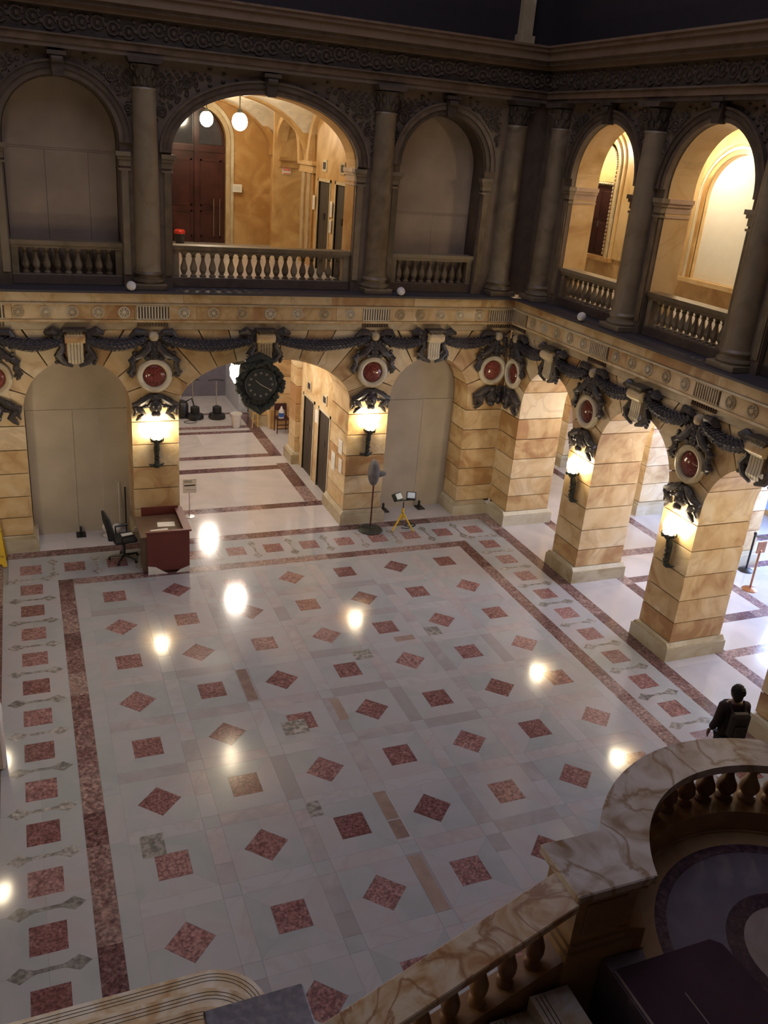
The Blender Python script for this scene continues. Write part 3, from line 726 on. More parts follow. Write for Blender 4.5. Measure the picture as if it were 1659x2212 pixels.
def mask(side, a, label, arms=(-1, 1)):
    loc, rz = at(side, a, 0, 3.02)
    t = thing('mask_relief', label, 'carving', loc, rz, 'dark mask and drapery carvings above the wall lamps')
    mb = MB().blob((0, -.07, .10), .14, .11, .17, 12, 8)
    mb.blob((0, -.19, .08), .03, .04, .05, 6, 5); mb.blob((-.05, -.15, .13), .03, .03, .02, 6, 4); mb.blob((.05, -.15, .13), .03, .03, .02, 6, 4)
    mb.blob((0, -.12, -.05), .10, .07, .08, 8, 5); mb.blob((0, -.07, .28), .12, .07, .09, 8, 5)
    mb.build('mask', BRONZE, t, smooth=True)
    mb = MB()
    for sx in arms:
        mb.tube([(sx*.06, -.05, .34), (sx*.20, -.08, .26), (sx*.34, -.08, .17), (sx*.47, -.06, .13)], [.06, .08, .075, .05], 8)
        mb.tube([(sx*.42, -.07, .14), (sx*.31, -.09, .03), (sx*.24, -.08, -.05), (sx*.33, -.07, -.12), (sx*.40, -.05, -.20)], [.05, .075, .05, .055, .02], 7)
        mb.tube([(sx*.44, -.07, .10), (sx*.40, -.07, 0), (sx*.45, -.05, -.10)], [.05, .04, .015], 6)
        rr = random.Random(9)
        for k in range(22): mb.blob((sx*rr.uniform(.1, .45), -.10, rr.uniform(.08, .30)), .045, .04, .035, 6, 4)
    if len(arms) == 1:
        rr = random.Random(6)
        for k in range(22): mb.blob((-arms[0]*rr.uniform(.02, .30), -.07, rr.uniform(-.12, .34)), .055, .035, .06, 6, 4)
        mb.blob((-arms[0]*.22, -.07, .05), .08, .06, .15, 8, 6); mb.blob((arms[0]*.26, -.07, .04), .08, .06, .16, 8, 6)
    mb.build('drapery', BRONZE, t, smooth=True)
    return t
def keystone(side, a, label):
    loc, rz = at(side, a, 0, 4.12)
    t = thing('scroll_keystone', label, 'keystone', loc, rz, 'pale fluted scroll keystones on the ground arches')
    mb = MB()
    prof = [(-.20, .62), (-.27, .56), (-.29, .47), (-.24, .38), (-.17, .34), (-.17, .15), (-.19, .04), (-.15, -.05), (0.0, -.05), (0, .62)]
    n = len(prof)
    for k in range(5):
        x0 = -.15 + k*.06 + .006; x1 = x0 + .05; w0 = 1.0
        vsx = [(x0, d, z) for d, z in prof] + [(x1, d, z) for d, z in prof]
        mb.add(vsx, [tuple(range(n)), tuple(range(2*n-1, n-1, -1))] + [(i, (i+1) % n, (i+1) % n + n, i+n) for i in range(n)])
    mb.build('scroll', SIENA_PALE, t)
    mb = MB().prism([(-.145, -.02), (.145, -.02), (.165, .6), (-.165, .6)], -.14, 0); mb.lathe([(.105, -.19), (.105, .19)], 14, (0, -.19, .48), 'x')
    mb.build('scroll_core', SIENA, t, smooth=True)
    mb = MB(); mb.box(-.22, .22, -.30, 0, .62, .66); rr = random.Random(4)
    for sx in (-1, 1):
        mb.tube([(sx*.20, -.08, .60), (sx*.30, -.10, .45), (sx*.24, -.1, .28), (sx*.33, -.1, .12), (sx*.22, -.12, -.02), (sx*.06, -.14, -.10)], [.06, .08, .06, .085, .07, .03], 8)
        mb.tube([(sx*.22, -.06, .52), (sx*.42, -.1, .60), (sx*.56, -.08, .55)], [.06, .10, .04], 7)
        for k in range(22): mb.blob((sx*rr.uniform(.2, .38), -.11, rr.uniform(-.08, .6)), .045, .04, .04, 6, 4)
    mb.build('foliage', BRONZE, t, smooth=True)
    return t
def garland(side, a0, a1, label):
    c = (a0+a1)/2; w = (a1-a0)/2
    loc, rz = at(side, c, 0, 4.55)
    t = thing('garland', label, 'garland', loc, rz, 'dark laurel garlands hung along the ground arcade')
    N = 26; pts = []; sag = .09 + .06*w
    for k in range(N+1):
        u = -1 + 2*k/N; pts.append(Vector((u*w, -.10, .02 - sag*(1-u*u) + (.02 if abs(u) > .9 else 0))))
    rs_ = [.06 + .055*(1-abs(-1+2*k/N)**2) for k in range(N+1)]
    MB().tube(pts, rs_, 8).build('cord', LEAF, t, smooth=True)
    mb = MB(); rr = random.Random(int(abs(a0)*100))
    n_rows = int(2*w/.045)
    for q in range(n_rows):
        u = -1 + 2*(q+.5)/n_rows; r = .06 + .055*(1-u*u); x = u*w; z = .02 - sag*(1-u*u)
        for k in range(6):
            aa = rad(-115 + 46*k) + (q % 2)*rad(23)
            lx, ly, lz = x, -.10 - r*cos(aa), z + r*sin(aa)
            dx = .05 if u < 0 else -.05
            nrm = Vector((0, -cos(aa), sin(aa))); tan = Vector((0, sin(aa), cos(aa)))
            P0 = Vector((lx, ly, lz)); tip = P0 + Vector((dx, 0, 0)) + nrm*.03 + tan*rr.uniform(-.015, .015)
            b1 = P0 + tan*.024 - Vector((dx*.3, 0, 0)); b2 = P0 - tan*.024 - Vector((dx*.3, 0, 0)); mid = P0 + nrm*.022
            mb.add([b1, b2, tip, mid], [(0, 3, 2), (3, 1, 2), (0, 1, 3), (0, 2, 1)])
    mb.build('leaves', LEAF, t)['kind'] = 'stuff'
    return t
med = [('B', -1.90, 'red medallion cut by the left edge of the picture'), ('B', 1.19, 'round red medallion above the left lit wall lamp, left of the clock arch'),
       ('B', 6.06, 'round red medallion above the wall lamp between clock arch and right panel'), ('B', 9.17, 'red medallion on the back side of the inner corner'),
       ('R', -2.04, 'red medallion on the right-wall side of the inner corner, seen narrow'), ('R', 1.11, 'red medallion above the farther lamp of the right wall'),
       ('R', 4.33, 'large red medallion above the nearer lamp of the right wall')]
for s_, a_, lb in med: medallion(s_, a_, lb)
bows = [('B', -1.90, 'dark bow and ribbon carving at the left edge'), ('B', 1.19, 'dark bow and ribbon carving above the left lit lamp medallion'),
        ('B', 6.06, 'dark bow and ribbon carving above the medallion right of the clock'), ('B', 9.22, 'grey bow carving in the back side of the inner corner'),
        ('R', -2.08, 'grey bow carving in the right-wall side of the inner corner'), ('R', 1.11, 'dark bow carving above the farther right-wall medallion'),
        ('R', 4.33, 'dark bow carving with long ribbons above the nearer right-wall medallion')]
for s_, a_, lb in bows: ribbon(s_, a_, lb, (-1,) if (s_ == 'B' and a_ > 9) else ((1,) if a_ < -2 else (-1, 1)))
msk = [('B', -1.90, 'dark mask carving at the left edge of the picture'), ('B', 1.19, 'dark mask and drapery carving over the left lit wall lamp'),
       ('B', 6.06, 'dark mask and drapery carving over the lamp behind the covered fan'), ('B', 9.22, 'dark drapery carving on the back side of the inner corner'),
       ('R', -2.08, 'dark drapery carving on the right-wall side of the inner corner'), ('R', 1.11, 'dark mask carving over the farther right-wall lamp'),
       ('R', 4.33, 'dark mask carving over the nearer right-wall lamp, glinting')]
for s_, a_, lb in msk: mask(s_, a_, lb, (-1,) if (s_ == 'B' and a_ > 9) else ((1,) if a_ < -2 else (-1, 1)))
keys = [('B', AB[0][0], 'scroll keystone over the far-left panelled arch'), ('B', AB[1][0] - .12, 'scroll keystone directly above the hanging clock'),
        ('B', AB[2][0] - .08, 'scroll keystone over the panelled arch right of the clock'), ('R', AR[0][0] + 0, 'scroll keystone over the arch next to the corner on the right wall'),
        ('R', AR[1][0], 'scroll keystone between the two right-wall medallions'), ('R', AR[2][0] - .05, 'scroll keystone at the right edge of the picture')]
for s_, a_, lb in keys: keystone(s_, a_, lb)
def span(side, mids, labels):
    for (a, b), lb in zip(zip(mids, mids[1:]), labels): garland(side, a + .16, b - .16, lb)
span('B', [-1.90, AB[0][0], 1.19, AB[1][0]-.12, 6.06, AB[2][0]-.08, 9.22],
     ['garland at the left edge, left of the far-left keystone', 'garland from the far-left keystone to the left lamp pier bow', 'long garland left of the clock',
      'long garland right of the clock', 'garland left of the keystone over the right panel', 'garland right of the keystone over the right panel'])
span('R', [-2.08, AR[0][0], 1.11, AR[1][0], 4.33, AR[2][0]-.05],
     ['short garland right of the inner corner', 'garland left of the farther right-wall bow', 'garland right of the farther right-wall bow',
      'garland sagging left of the nearer right-wall bow', 'garland running from the nearer bow to the right edge'])

# ------------------------------------------------------------------ wall lamps
def sconce(side, a, label):
    loc, rz = at(side, a, 0, 2.20)
    t = thing('wall_lamp', label, 'lamp', loc, rz, 'lit bronze wall lamps on the piers')
    mb = MB().tube([(0, -.03, -.42), (0, -.09, -.36), (0, -.07, -.2), (0, -.10, 0), (0, -.14, .16)], [.03, .055, .045, .065, .05], 8)
    mb.blob((0, -.06, -.42), .09, .05, .05, 8, 5)
    for sx in (-1, 1): mb.tube([(sx*.02, -.05, -.40), (sx*.10, -.04, -.42), (sx*.16, -.02, -.38)], [.03, .025, .008], 6)
    for k in range(5): mb.blob((0, -.12, -.30 + .09*k), .055 + .01*(k % 2), .045, .04, 8, 4)
    mb.build('bracket', VERDI, t, smooth=True)
    mb = MB().lathe([(.05, .12), (.10, .18), (.135, .24), (.12, .245), (.04, .16)], 14, (0, -.16, 0))
    for k in range(7): aa = 2*pi*k/7; mb.blob((.12*cos(aa), -.16 + .12*sin(aa), .22), .035, .035, .05, 6, 4)
    mb.build('cup', VERDI, t, smooth=True)
    MB().lathe([(.06, .24), (.125, .32), (.14, .42), (.115, .52), (.06, .58), (.01, .60)], 16, (0, -.17, 0)).build('glass_shade', SHADE, t, smooth=True)
for s_, a_, lb in (('B', 1.19, 'lit wall lamp on the pier above the reception desk'), ('B', 6.06, 'lit wall lamp above the grey-covered fan'),
                   ('R', 1.11, 'lit wall lamp on the farther pier of the right wall'), ('R', 4.33, 'lit wall lamp on the nearer big pier of the right wall')):
    sconce(s_, a_, lb)
for a_, lb in ((-1.11, 'wall lamp of the left wall outside the picture, farthest'), (-4.33, 'wall lamp of the left wall outside the picture, second'), (-7.49, 'wall lamp of the left wall outside the picture, third')): sconce('L', a_, lb)
for a_, lb in ((7.49, 'wall lamp of the right wall hidden outside the picture, third'),): sconce('R', a_, lb)
for (x, y), lb in zip(((.78, 2.42), (6.60, 2.42), (9.56, -.33)), ('small unlit white globe on the ledge at the left column', 'small unlit white globe on the ledge beside the right-hand column of the wide arch', 'small unlit white globe on the ledge of the right wall')):
    t = thing('ledge_globe', lb, 'lamp', (x, y, 5.505), 0, 'small white globes on the ledge')
    MB().blob((0, 0, .10), .095, .095, .095, 16, 10).build('globe', GLOBE_OFF, t, smooth=True)
    MB().lathe([(.05, 0), (.05, .02), (.03, .03)], 12).build('socket', BLACKP, t)

# ------------------------------------------------------------------ hanging clock
loc, rz = at('B', 3.50 - .16, -.34, 3.66)
t = thing('ornate_clock', 'large dark ornate clock hanging from the keystone of the wide arch', 'clock', loc, 0)
pts = []
for k in range(48):
    a = 2*pi*k/48; r = .47 + .03*cos(8*a) + .03*cos(3*a)
    x, z = r*1.06*cos(a), r*sin(a)*1.05
    if z < -.2: z *= 1.22; x *= .86
    pts.append((x, z))
MB().prism(pts, -.10, .12).build('case', VERDI, t, bevel=.03)
mb = MB(); rr = random.Random(2)
for k in range(72):
    a = 2*pi*k/72; r = .44 + rr.uniform(-.04, .05); mb.blob((r*1.04*cos(a)*(1 if sin(a) > -.4 else .86), -.12, r*sin(a)*(1.0 if sin(a) > -.4 else 1.2)), .06, .05, .05, 6, 4)
mb.tube([(-.32, -.1, -.42), (-.1, -.12, -.52), (0, -.1, -.62), (.1, -.12, -.52), (.32, -.1, -.42)], [.05, .08, .07, .08, .05], 8)
mb.tube([(-.28, 0, .44), (0, 0, .56), (.28, 0, .44)], [.08, .12, .08], 8)
mb.build('wreath', VERDI, t, smooth=True)
MB().lathe([(.34, -.10), (.34, -.13), (.32, -.14), (.0005, -.14)], 40, (0, 0, 0), 'y').build('dial', plain('dial_face', (.035, .04, .035), .4), t)
MB().tube([(.335*cos(2*pi*i/40), -.14, .335*sin(2*pi*i/40)) for i in range(41)], .016, 6).build('dial_ring', VERDI, t, smooth=True)
DIALM = plain('dull_gilt', (.20, .19, .16), .4, .3)
for k in range(12):
    a = 2*pi*k/12; MB().lathe([(.030, -.142), (.030, -.152), (.02, -.156)], 12, (.25*cos(a), 0, .25*sin(a)), 'y').build('hour_marker', DIALM, t, smooth=True)
for L, a in ((.15, rad(140)), (.25, rad(-28))):
    MB().tube([(0, -.165, 0), (L*cos(a), -.165, L*sin(a))], [.010, .006], 6).build('clock_hand', plain('pale_hand', (.45, .42, .34), .4), t)
MB().box(-.05, .05, .08, .36, -.2, .35).build('wall_bracket', VERDI, t)

# ------------------------------------------------------------------ central corridor, both storeys
Y0 = YB + DW
def corridor():
    # pier/partition that carries the lift doors on the right; ground floor
    for (z0, z1, nm, xw, m) in ((0, 4.72, 'wall_corridor_lower', 5.72, SIENA), (5.5, 9.9, 'wall_corridor_upper', 5.85, ORANGE)):
        mb = MB()
        # doors openings at y 4.13-5.0 and 5.5-6.4, height 2.12
        hd = z0 + 2.13
        mb.box(xw, xw+.5, Y0-.02, 4.17, z0, z1); mb.box(xw, xw+.5, 5.05, 5.50, z0, z1); mb.box(xw, xw+.5, 6.40, 6.72, z0, z1)
        mb.box(xw, xw+.5, 4.17, 5.05, hd, z1); mb.box(xw, xw+.5, 5.50, 6.40, hd, z1)
        mb.box(xw, xw+2.5, 10.0, 11.3, z0, z1)               # beyond the side passage
        w = struct(nm, mb, m)
        # lift doors
        for y0, y1 in ((4.17, 5.05), (5.50, 6.40)):
            MB().box(xw+.03, xw+.07, y0, (y0+y1)/2-.004, z0, hd).build('lift_door_leaf', LIFT, w); MB().box(xw+.03, xw+.07, (y0+y1)/2+.004, y1, z0, hd).build('lift_door_leaf', LIFT, w)
            fr = MB().box(xw-.02, xw+.05, y0-.07, y0, z0, hd+.07).box(xw-.02, xw+.05, y1, y1+.07, z0, hd+.07).box(xw-.02, xw+.05, y0-.07, y1+.07, hd, hd+.07)
            fr.build('door_frame', SIENA_PALE, w)
            MB().box(xw+.015, xw+.03, (y0+y1)/2-.06, (y0+y1)/2+.06, z0+1.25, z0+1.4).build('door_handle_plate', BLACKP, w)
            # floor indicator plaque above the door
            yc = (y0+y1)/2
            MB().box(xw-.03, xw, yc-.16, yc+.16, z0+2.36, z0+2.64).build('indicator_plaque', SIENA_PALE, w)
            MB().box(xw-.036, xw-.03, yc-.10, yc+.10, z0+2.42, z0+2.58).build('indicator_dial', INK, w)
        # freestanding pier
        wp = xw - .35 if z0 == 0 else xw - .02
        if z0 == 0:
            for a, b in zip([.36, .77, 1.24, 1.75, 2.26, 2.77, 3.28, 3.79, 4.3], [.77, 1.24, 1.75, 2.26, 2.77, 3.28, 3.79, 4.3, 4.72]):
                MB().box(5.60, xw+.5, 6.78, 7.40, a+.008, b-.008).build('stone', SIENA, w)
            MB().box(5.63, xw+.47, 6.81, 7.37, .3, 4.7).build('pier_core', SIENA_DK, w)
            MB().box(5.49, xw+.55, 6.69, 7.50, 0, .28).build('plinth', PLINTH, w); MB().box(5.53, xw+.52, 6.73, 7.46, .28, .35).build('plinth_moulding', PLINTH, w)
            for a, b in zip([.0, .6, 1.15, 1.7, 2.25, 2.8, 3.4, 4.0], [.6, 1.15, 1.7, 2.25, 2.8, 3.4, 4.0, 4.72]):
                MB().box(5.75, 8.3, 9.92, 9.995, a+.006, b-.006).build('stone', ORANGE, w)
            for a, b in zip([.36, .87, 1.38, 1.89, 2.4, 2.91, 3.42, 3.93], [.87, 1.38, 1.89, 2.4, 2.91, 3.42, 3.93, 4.6]):
                MB().box(5.42, 5.74, 10.3, 11.3, a+.006, b-.006).build('stone', SIENA, w)
            MB().box(5.38, 5.8, 10.25, 11.35, 0, .35).build('plinth', PLINTH, w)
        else:
            MB().box(wp, xw+.5, 6.84, 7.9, z0, z1-.6).build('pier_core', ORANGE, w)
            MB().box(wp-.04, wp, 7.0, 7.25, z0+.3, 7.8).box(wp-.04, wp, 7.5, 7.75, z0+.3, 7.8).build('pilaster_strip', SIENA_PALE, w)
            for yy0, yy1 in ((6.80, 7.95), (9.86, 10.4)):
                MB().box(wp-.06, xw+.52, yy0-.04, yy1, 7.78, 7.83).box(wp-.10, xw+.55, yy0-.08, yy1+.04, 7.96, 8.06).box(wp-.04, xw+.5, yy0-.02, yy1, 7.83, 7.96).build('impost', ORANGE, w)
    # left side of the corridor
    struct('wall_corridor_left', MB().box(1.0, 1.3, Y0-.02, 11.2, 5.5, 9.9).box(-.4, -.1, Y0-.02, 11.9, -.012, 4.72), SIENA)
    # ceilings
    struct('ceiling_lower', MB().box(-3.6, 17.4, Y0-.02, 16.6, 4.72, 5.40).box(XR+DW-.02, 17.4, -12.6, Y0-.02, 4.72, 5.40), PLASTER)
    fl2 = MB().box(-3.6, 17.4, Y0+.2, 16.6, 5.40, 5.50).box(XR+DW+.2, 17.4, -12.6, Y0+.2, 5.40, 5.50)
    struct('floor_upper', fl2, HALL_F)
    # groin vault over upper corridor bays
    x0, x1 = 1.3, 5.85
    for (y0, y1) in ((YB+DU+.68, 7.35), (7.35, 11.15)):
        nx = ny = 22; vsx = []; cx, hx, cy, hy = (x0+x1)/2, (x1-x0)/2, (y0+y1)/2, (y1-y0)/2
        zf = lambda x, y: 8.06 + max(1.42*math.sqrt(max(0, 1-((x-cx)/hx)**2)), 1.42*math.sqrt(max(0, 1-((y-cy)/hy)**2)))
        for j in range(ny+1):
            for i in range(nx+1): 
                x = cx - hx*cos(pi*i/nx); y = cy - hy*cos(pi*j/ny); vsx.append((x, y, zf(x, y)))
        n_ = len(vsx); fs = [(j*(nx+1)+i, j*(nx+1)+i+1, (j+1)*(nx+1)+i+1, (j+1)*(nx+1)+i) for j in range(ny) for i in range(nx)]
        struct('ceiling_vault', MB().add(vsx, fs), PLASTER, smooth=True)
    def rib(x, y, along, c, hw, b, w=.28):
        n = 24; ins = arc(c, hw, 8.06, b, 0, pi, n); out = arc(c, hw+.2, 8.06, b+.16, 0, pi, n); vsx = []
        for (xi, zi), (xo, zo) in zip(ins, out):
            if along == 'x': vsx += [(xi, y-w/2, zi), (xo, y-w/2, zo), (xo, y+w/2, zo), (xi, y+w/2, zi)]
            else: vsx += [(x-w/2, xi, zi), (x-w/2, xo, zo), (x+w/2, xo, zo), (x+w/2, xi, zi)]
        fs = [(4*i+k, 4*i+4+k, 4*i+4+(k+1) % 4, 4*i+(k+1) % 4) for i in range(n) for k in range(4)] + [(3, 2, 1, 0), tuple(4*n+k for k in range(4))]
        return MB().add(vsx, fs).build('vault_rib', ORANGE, bpy.data.objects['wall_corridor_upper'])
    rib(0, 7.35, 'x', 3.575, 2.20, 1.38, .42); rib(0, 3.98, 'x', 3.575, 2.20, 1.38); rib(0, 11.0, 'x', 3.575, 2.2, 1.38)
    rib(5.82, 0, 'y', 5.42, 1.60, 1.36, .20); rib(5.82, 0, 'y', 8.9, 1.1, 1.0, .3)
    # upper end wall with the big mahogany door
    ops = [(3.66, .84, 8.35, .84)]
    we = struct('wall_corridor_end', plate(MB(), 1.0, 8.4, 5.5, 9.9, ops, 11.15, 11.5), ORANGE)
    for r0, r1, d in ((0, .12, 11.05), (.12, .24, 11.10)):
        n = 24; ins = [(3.66+.84+r0, 5.5)] + arc(3.66, .84+r0, 8.35, .84+r0, 0, pi, n) + [(3.66-.84-r0, 5.5)]; out = [(3.66+.84+r1, 5.5)] + arc(3.66, .84+r1, 8.35, .84+r1, 0, pi, n) + [(3.66-.84-r1, 5.5)]; vsx = []
        for (xi, zi), (xo, zo) in zip(ins, out): vsx += [(xi, d, zi), (xo, d, zo), (xo, 11.16, zo), (xi, 11.16, zi)]
        m_ = n+2; fs = [(4*i+k, 4*i+4+k, 4*i+4+(k+1) % 4, 4*i+(k+1) % 4) for i in range(m_) for k in range(4)] + [(3, 2, 1, 0), tuple(4*m_+k for k in range(4))]
        MB().add(vsx, fs).build('door_surround', SIENA_PALE, we)
    d1 = struct('door_1', MB().box(2.83, 3.64, 11.20, 11.26, 5.5, 8.0).box(3.68, 4.49, 11.20, 11.26, 5.5, 8.0).box(2.83, 4.49, 11.16, 11.26, 8.0, 8.16).prism(arc(3.66, .83, 8.16, 1.02, 0, pi, 20), 11.22, 11.26), WOOD)
    for xa in (2.93, 3.78):
        for za, zb in ((5.65, 6.4), (6.52, 7.8)):
            mb = MB().box(xa, xa+.61, 11.175, 11.20, za, za+.05).box(xa, xa+.61, 11.175, 11.20, zb-.05, zb).box(xa, xa+.05, 11.175, 11.20, za, zb).box(xa+.56, xa+.61, 11.175, 11.20, za, zb)
            mb.build('door_panel_moulding', WOOD, d1)
    MB().box(3.60, 3.72, 11.12, 11.2, 5.5, 9.1).build('door_mullion', WOOD, d1)
    for sx in (-1, 1):
        pl = [(3.66 + sx*.1, 8.2), (3.66+sx*.75, 8.2)] + [(3.66+sx*x, z) for x, z in arc(0, .75, 8.25, .85, 0, pi/2*.92, 8)]
        MB().prism(pl, 11.19, 11.21).build('door_glass', GLASS_DK, d1)
    for xh in (4.16, 4.34): MB().tube([(xh, 11.13, 5.7), (xh, 11.13, 6.75)], .014, 6).build('door_handle', STEEL, d1)
corridor()
# things upstairs
t = thing('wall_notice', 'blank white notice board on the orange wall right of the mahogany door', 'notice', (4.83, 11.02, 7.08))
MB().box(-.14, .14, 0, .03, -.11, .11).build('board', PAPER, t, bevel=.004)
mb = MB()
for k in range(3): mb.box(-.09, .09, -.004, .001, -.05 + k*.04, -.04 + k*.04)
mb.build('print', plain('grey_print', (.45, .44, .42), .7), t)
t = thing('exit_sign', 'small white sign with red lettering under the moulding left of the lifts', 'sign', (5.97, 9.85, 7.70))
MB().box(-.12, .12, 0, .03, -.10, .10).build('plate', PAPER, t)
MB().box(-.10, .10, -.006, .0, -.005, .08).build('red_field', EXITRED, t)
MB().box(-.10, .10, -.006, .0, -.085, -.065).build('red_line', EXITRED, t)
text(t, 'EXIT', .09, Matrix.Translation((0, -.008, .035)) @ Matrix.Rotation(pi/2, 4, 'X'), PAPER)
struct('wall_passage_upper', MB().box(5.6, 8.4, 9.9, 10.0, 5.5, 9.9), ORANGE)
for (x, y, z, w_, h_, lb) in ((5.80, 6.62, 7.10, .16, .34, 'white paper notice on the pier left of the upper lifts'), (5.82, 5.27, 7.05, .17, .36, 'tall white notice between the two upper lift doors, upper one'), (5.82, 5.27, 6.66, .16, .30, 'tall white notice between the two upper lift doors, lower one')):
    t = thing('paper_notice', lb, 'notice', (x, y, z)); MB().box(-.008, 0, -w_/2, w_/2, -h_/2, h_/2).build('sheet', PAPER, t)
    mb = MB()
    for k in range(4): mb.box(-.0095, -.007, -w_/2+.03, w_/2-.03, -.08+k*.05, -.07+k*.05)
    mb.build('print', plain('grey_print', (.45, .44, .42), .7), t)
for (y, z, w_, h_, lb) in ((3.33, 1.32, .28, .46, 'white notice on the lift-hall jamb, leftmost of three'), (2.86, 1.84, .26, .36, 'white notice on the lift-hall jamb, topmost of three'), (2.80, 1.38, .22, .34, 'white notice on the lift-hall jamb, the lower right one'), (5.27, 1.86, .20, .34, 'white notice between the two ground-floor lift doors')):
    x = 5.565 if y < 4 else 5.72
    t = thing('paper_notice', lb, 'notice', (x, y, z)); MB().box(-.008, 0, -w_/2, w_/2, -h_/2, h_/2).build('sheet', PAPER, t)
    mb = MB()
    for k in range(4): mb.box(-.0095, -.007, -w_/2+.03, w_/2-.03, -.1+k*.06, -.09+k*.06)
    mb.build('print', plain('grey_print', (.45, .44, .42), .7), t)
t = thing('fire_bucket', 'dark bucket with a red rim in front of the mahogany door', 'bucket', (3.08, 10.6, 5.5))
MB().lathe([(.12, 0), (.15, .28), (.15, .30), (.13, .29)], 16).build('bucket_body', BLACKP, t, smooth=True); MB().lathe([(.152, .285), (.16, .36), (.12, .40)], 16).build('red_lid', REDP, t, smooth=True)
# pendants
def pendant(x, y, z, top, label, R=.175):
    t = thing('pendant_lamp', label, 'lamp', (x, y, z), 0, 'globe lamps hanging in the upper corridors')
    MB().blob((0, 0, 0), R, R, R*1.1, 16, 10).build('globe', SHADE_P, t, smooth=True)
    MB().lathe([(.03, R*1.02), (.07, R*1.0), (.05, R+.06), (.02, R+.1)], 12).build('cap', VERDI, t, smooth=True)
    MB().tube([(0, 0, R+.08), (0, 0, top-z)], .012, 6).build('rod', VERDI, t)
pendant(3.58, 9.2, 8.84, 9.46, 'farther hanging globe lamp in front of the mahogany door, left one')
pendant(3.57, 5.3, 8.80, 9.46, 'nearer hanging globe lamp in the wide upper arch, right one')
for y, lb in ((5.9, 'added unseen globe lamp beyond the upper corner'), (1.2, 'globe lamp hidden behind the upper pier between the right arches'), (-2.6, 'added unseen globe lamp behind the right-edge upper column')):
    pendant(12.9, y, 9.0, 9.9, lb, .2)  # first and last are unseen lamps added to brighten this corridor
# lanterns on the ground floor
def lantern(x, y, z, label, R=.15):
    t = thing('hanging_lantern', label, 'lamp', (x, y, z), 0, 'hanging lanterns of the ground-floor halls')
    MB().lathe([(R*.5, -R*1.1), (R*.95, -R*.3), (R, R*.5), (R*.75, R*1.0), (R*.3, R*1.15)], 12).build('glass', SHADE_C, t, smooth=True)
    MB().lathe([(R*.15, -R*1.5), (R*.55, -R*1.15), (R*.58, -R*1.08), (R*.2, -R*1.05)], 12).build('bottom_cup', VERDI, t, smooth=True)
    mb = MB().lathe([(R*.8, R*1.02), (R*.6, R*1.3), (R*.2, R*1.6), (.02, R*2)], 12)
    for k in range(8): a = 2*pi*k/8; mb.blob((R*.85*cos(a), R*.85*sin(a), R*1.1), .03, .03, .05, 6, 4)
    mb.build('crown', VERDI, t, smooth=True)
    MB().tube([(0, 0, R*1.9), (0, 0, 4.72-z)], .012, 6).build('chain', VERDI, t)
lantern(3.56, 4.98, 3.14, 'lit lantern beside the hanging clock, in the wide arch', .23)
lantern(3.80, 10.0, 3.62, 'second lantern deeper in the central hall behind the arch', .23)
for y, lb in ((5.4, 'added unseen lantern of the right hall behind the corner pier'), (1.0, 'added unseen lantern of the right hall behind the farther pier'), (-2.6, 'added unseen lantern of the right hall behind the nearer pier'), (-7.2, 'added unseen lantern of the right hall nearest the viewer')):
    lantern(12.15, y, 3.3, lb, .2)  # unseen lanterns added behind the piers to brighten the right hall

# far end of the ground corridor
struct('wall_hall_end', MB().box(-2, 8.4, 13.9, 14.1, -.012, 4.72), plain('far_grey_wall', (.13, .12, .16), .7))
struct('wall_hall_side', MB().box(5.15, 5.45, 11.85, 13.9, -.012, 4.72), plain('far_pale_wall', (.45, .48, .55), .7))

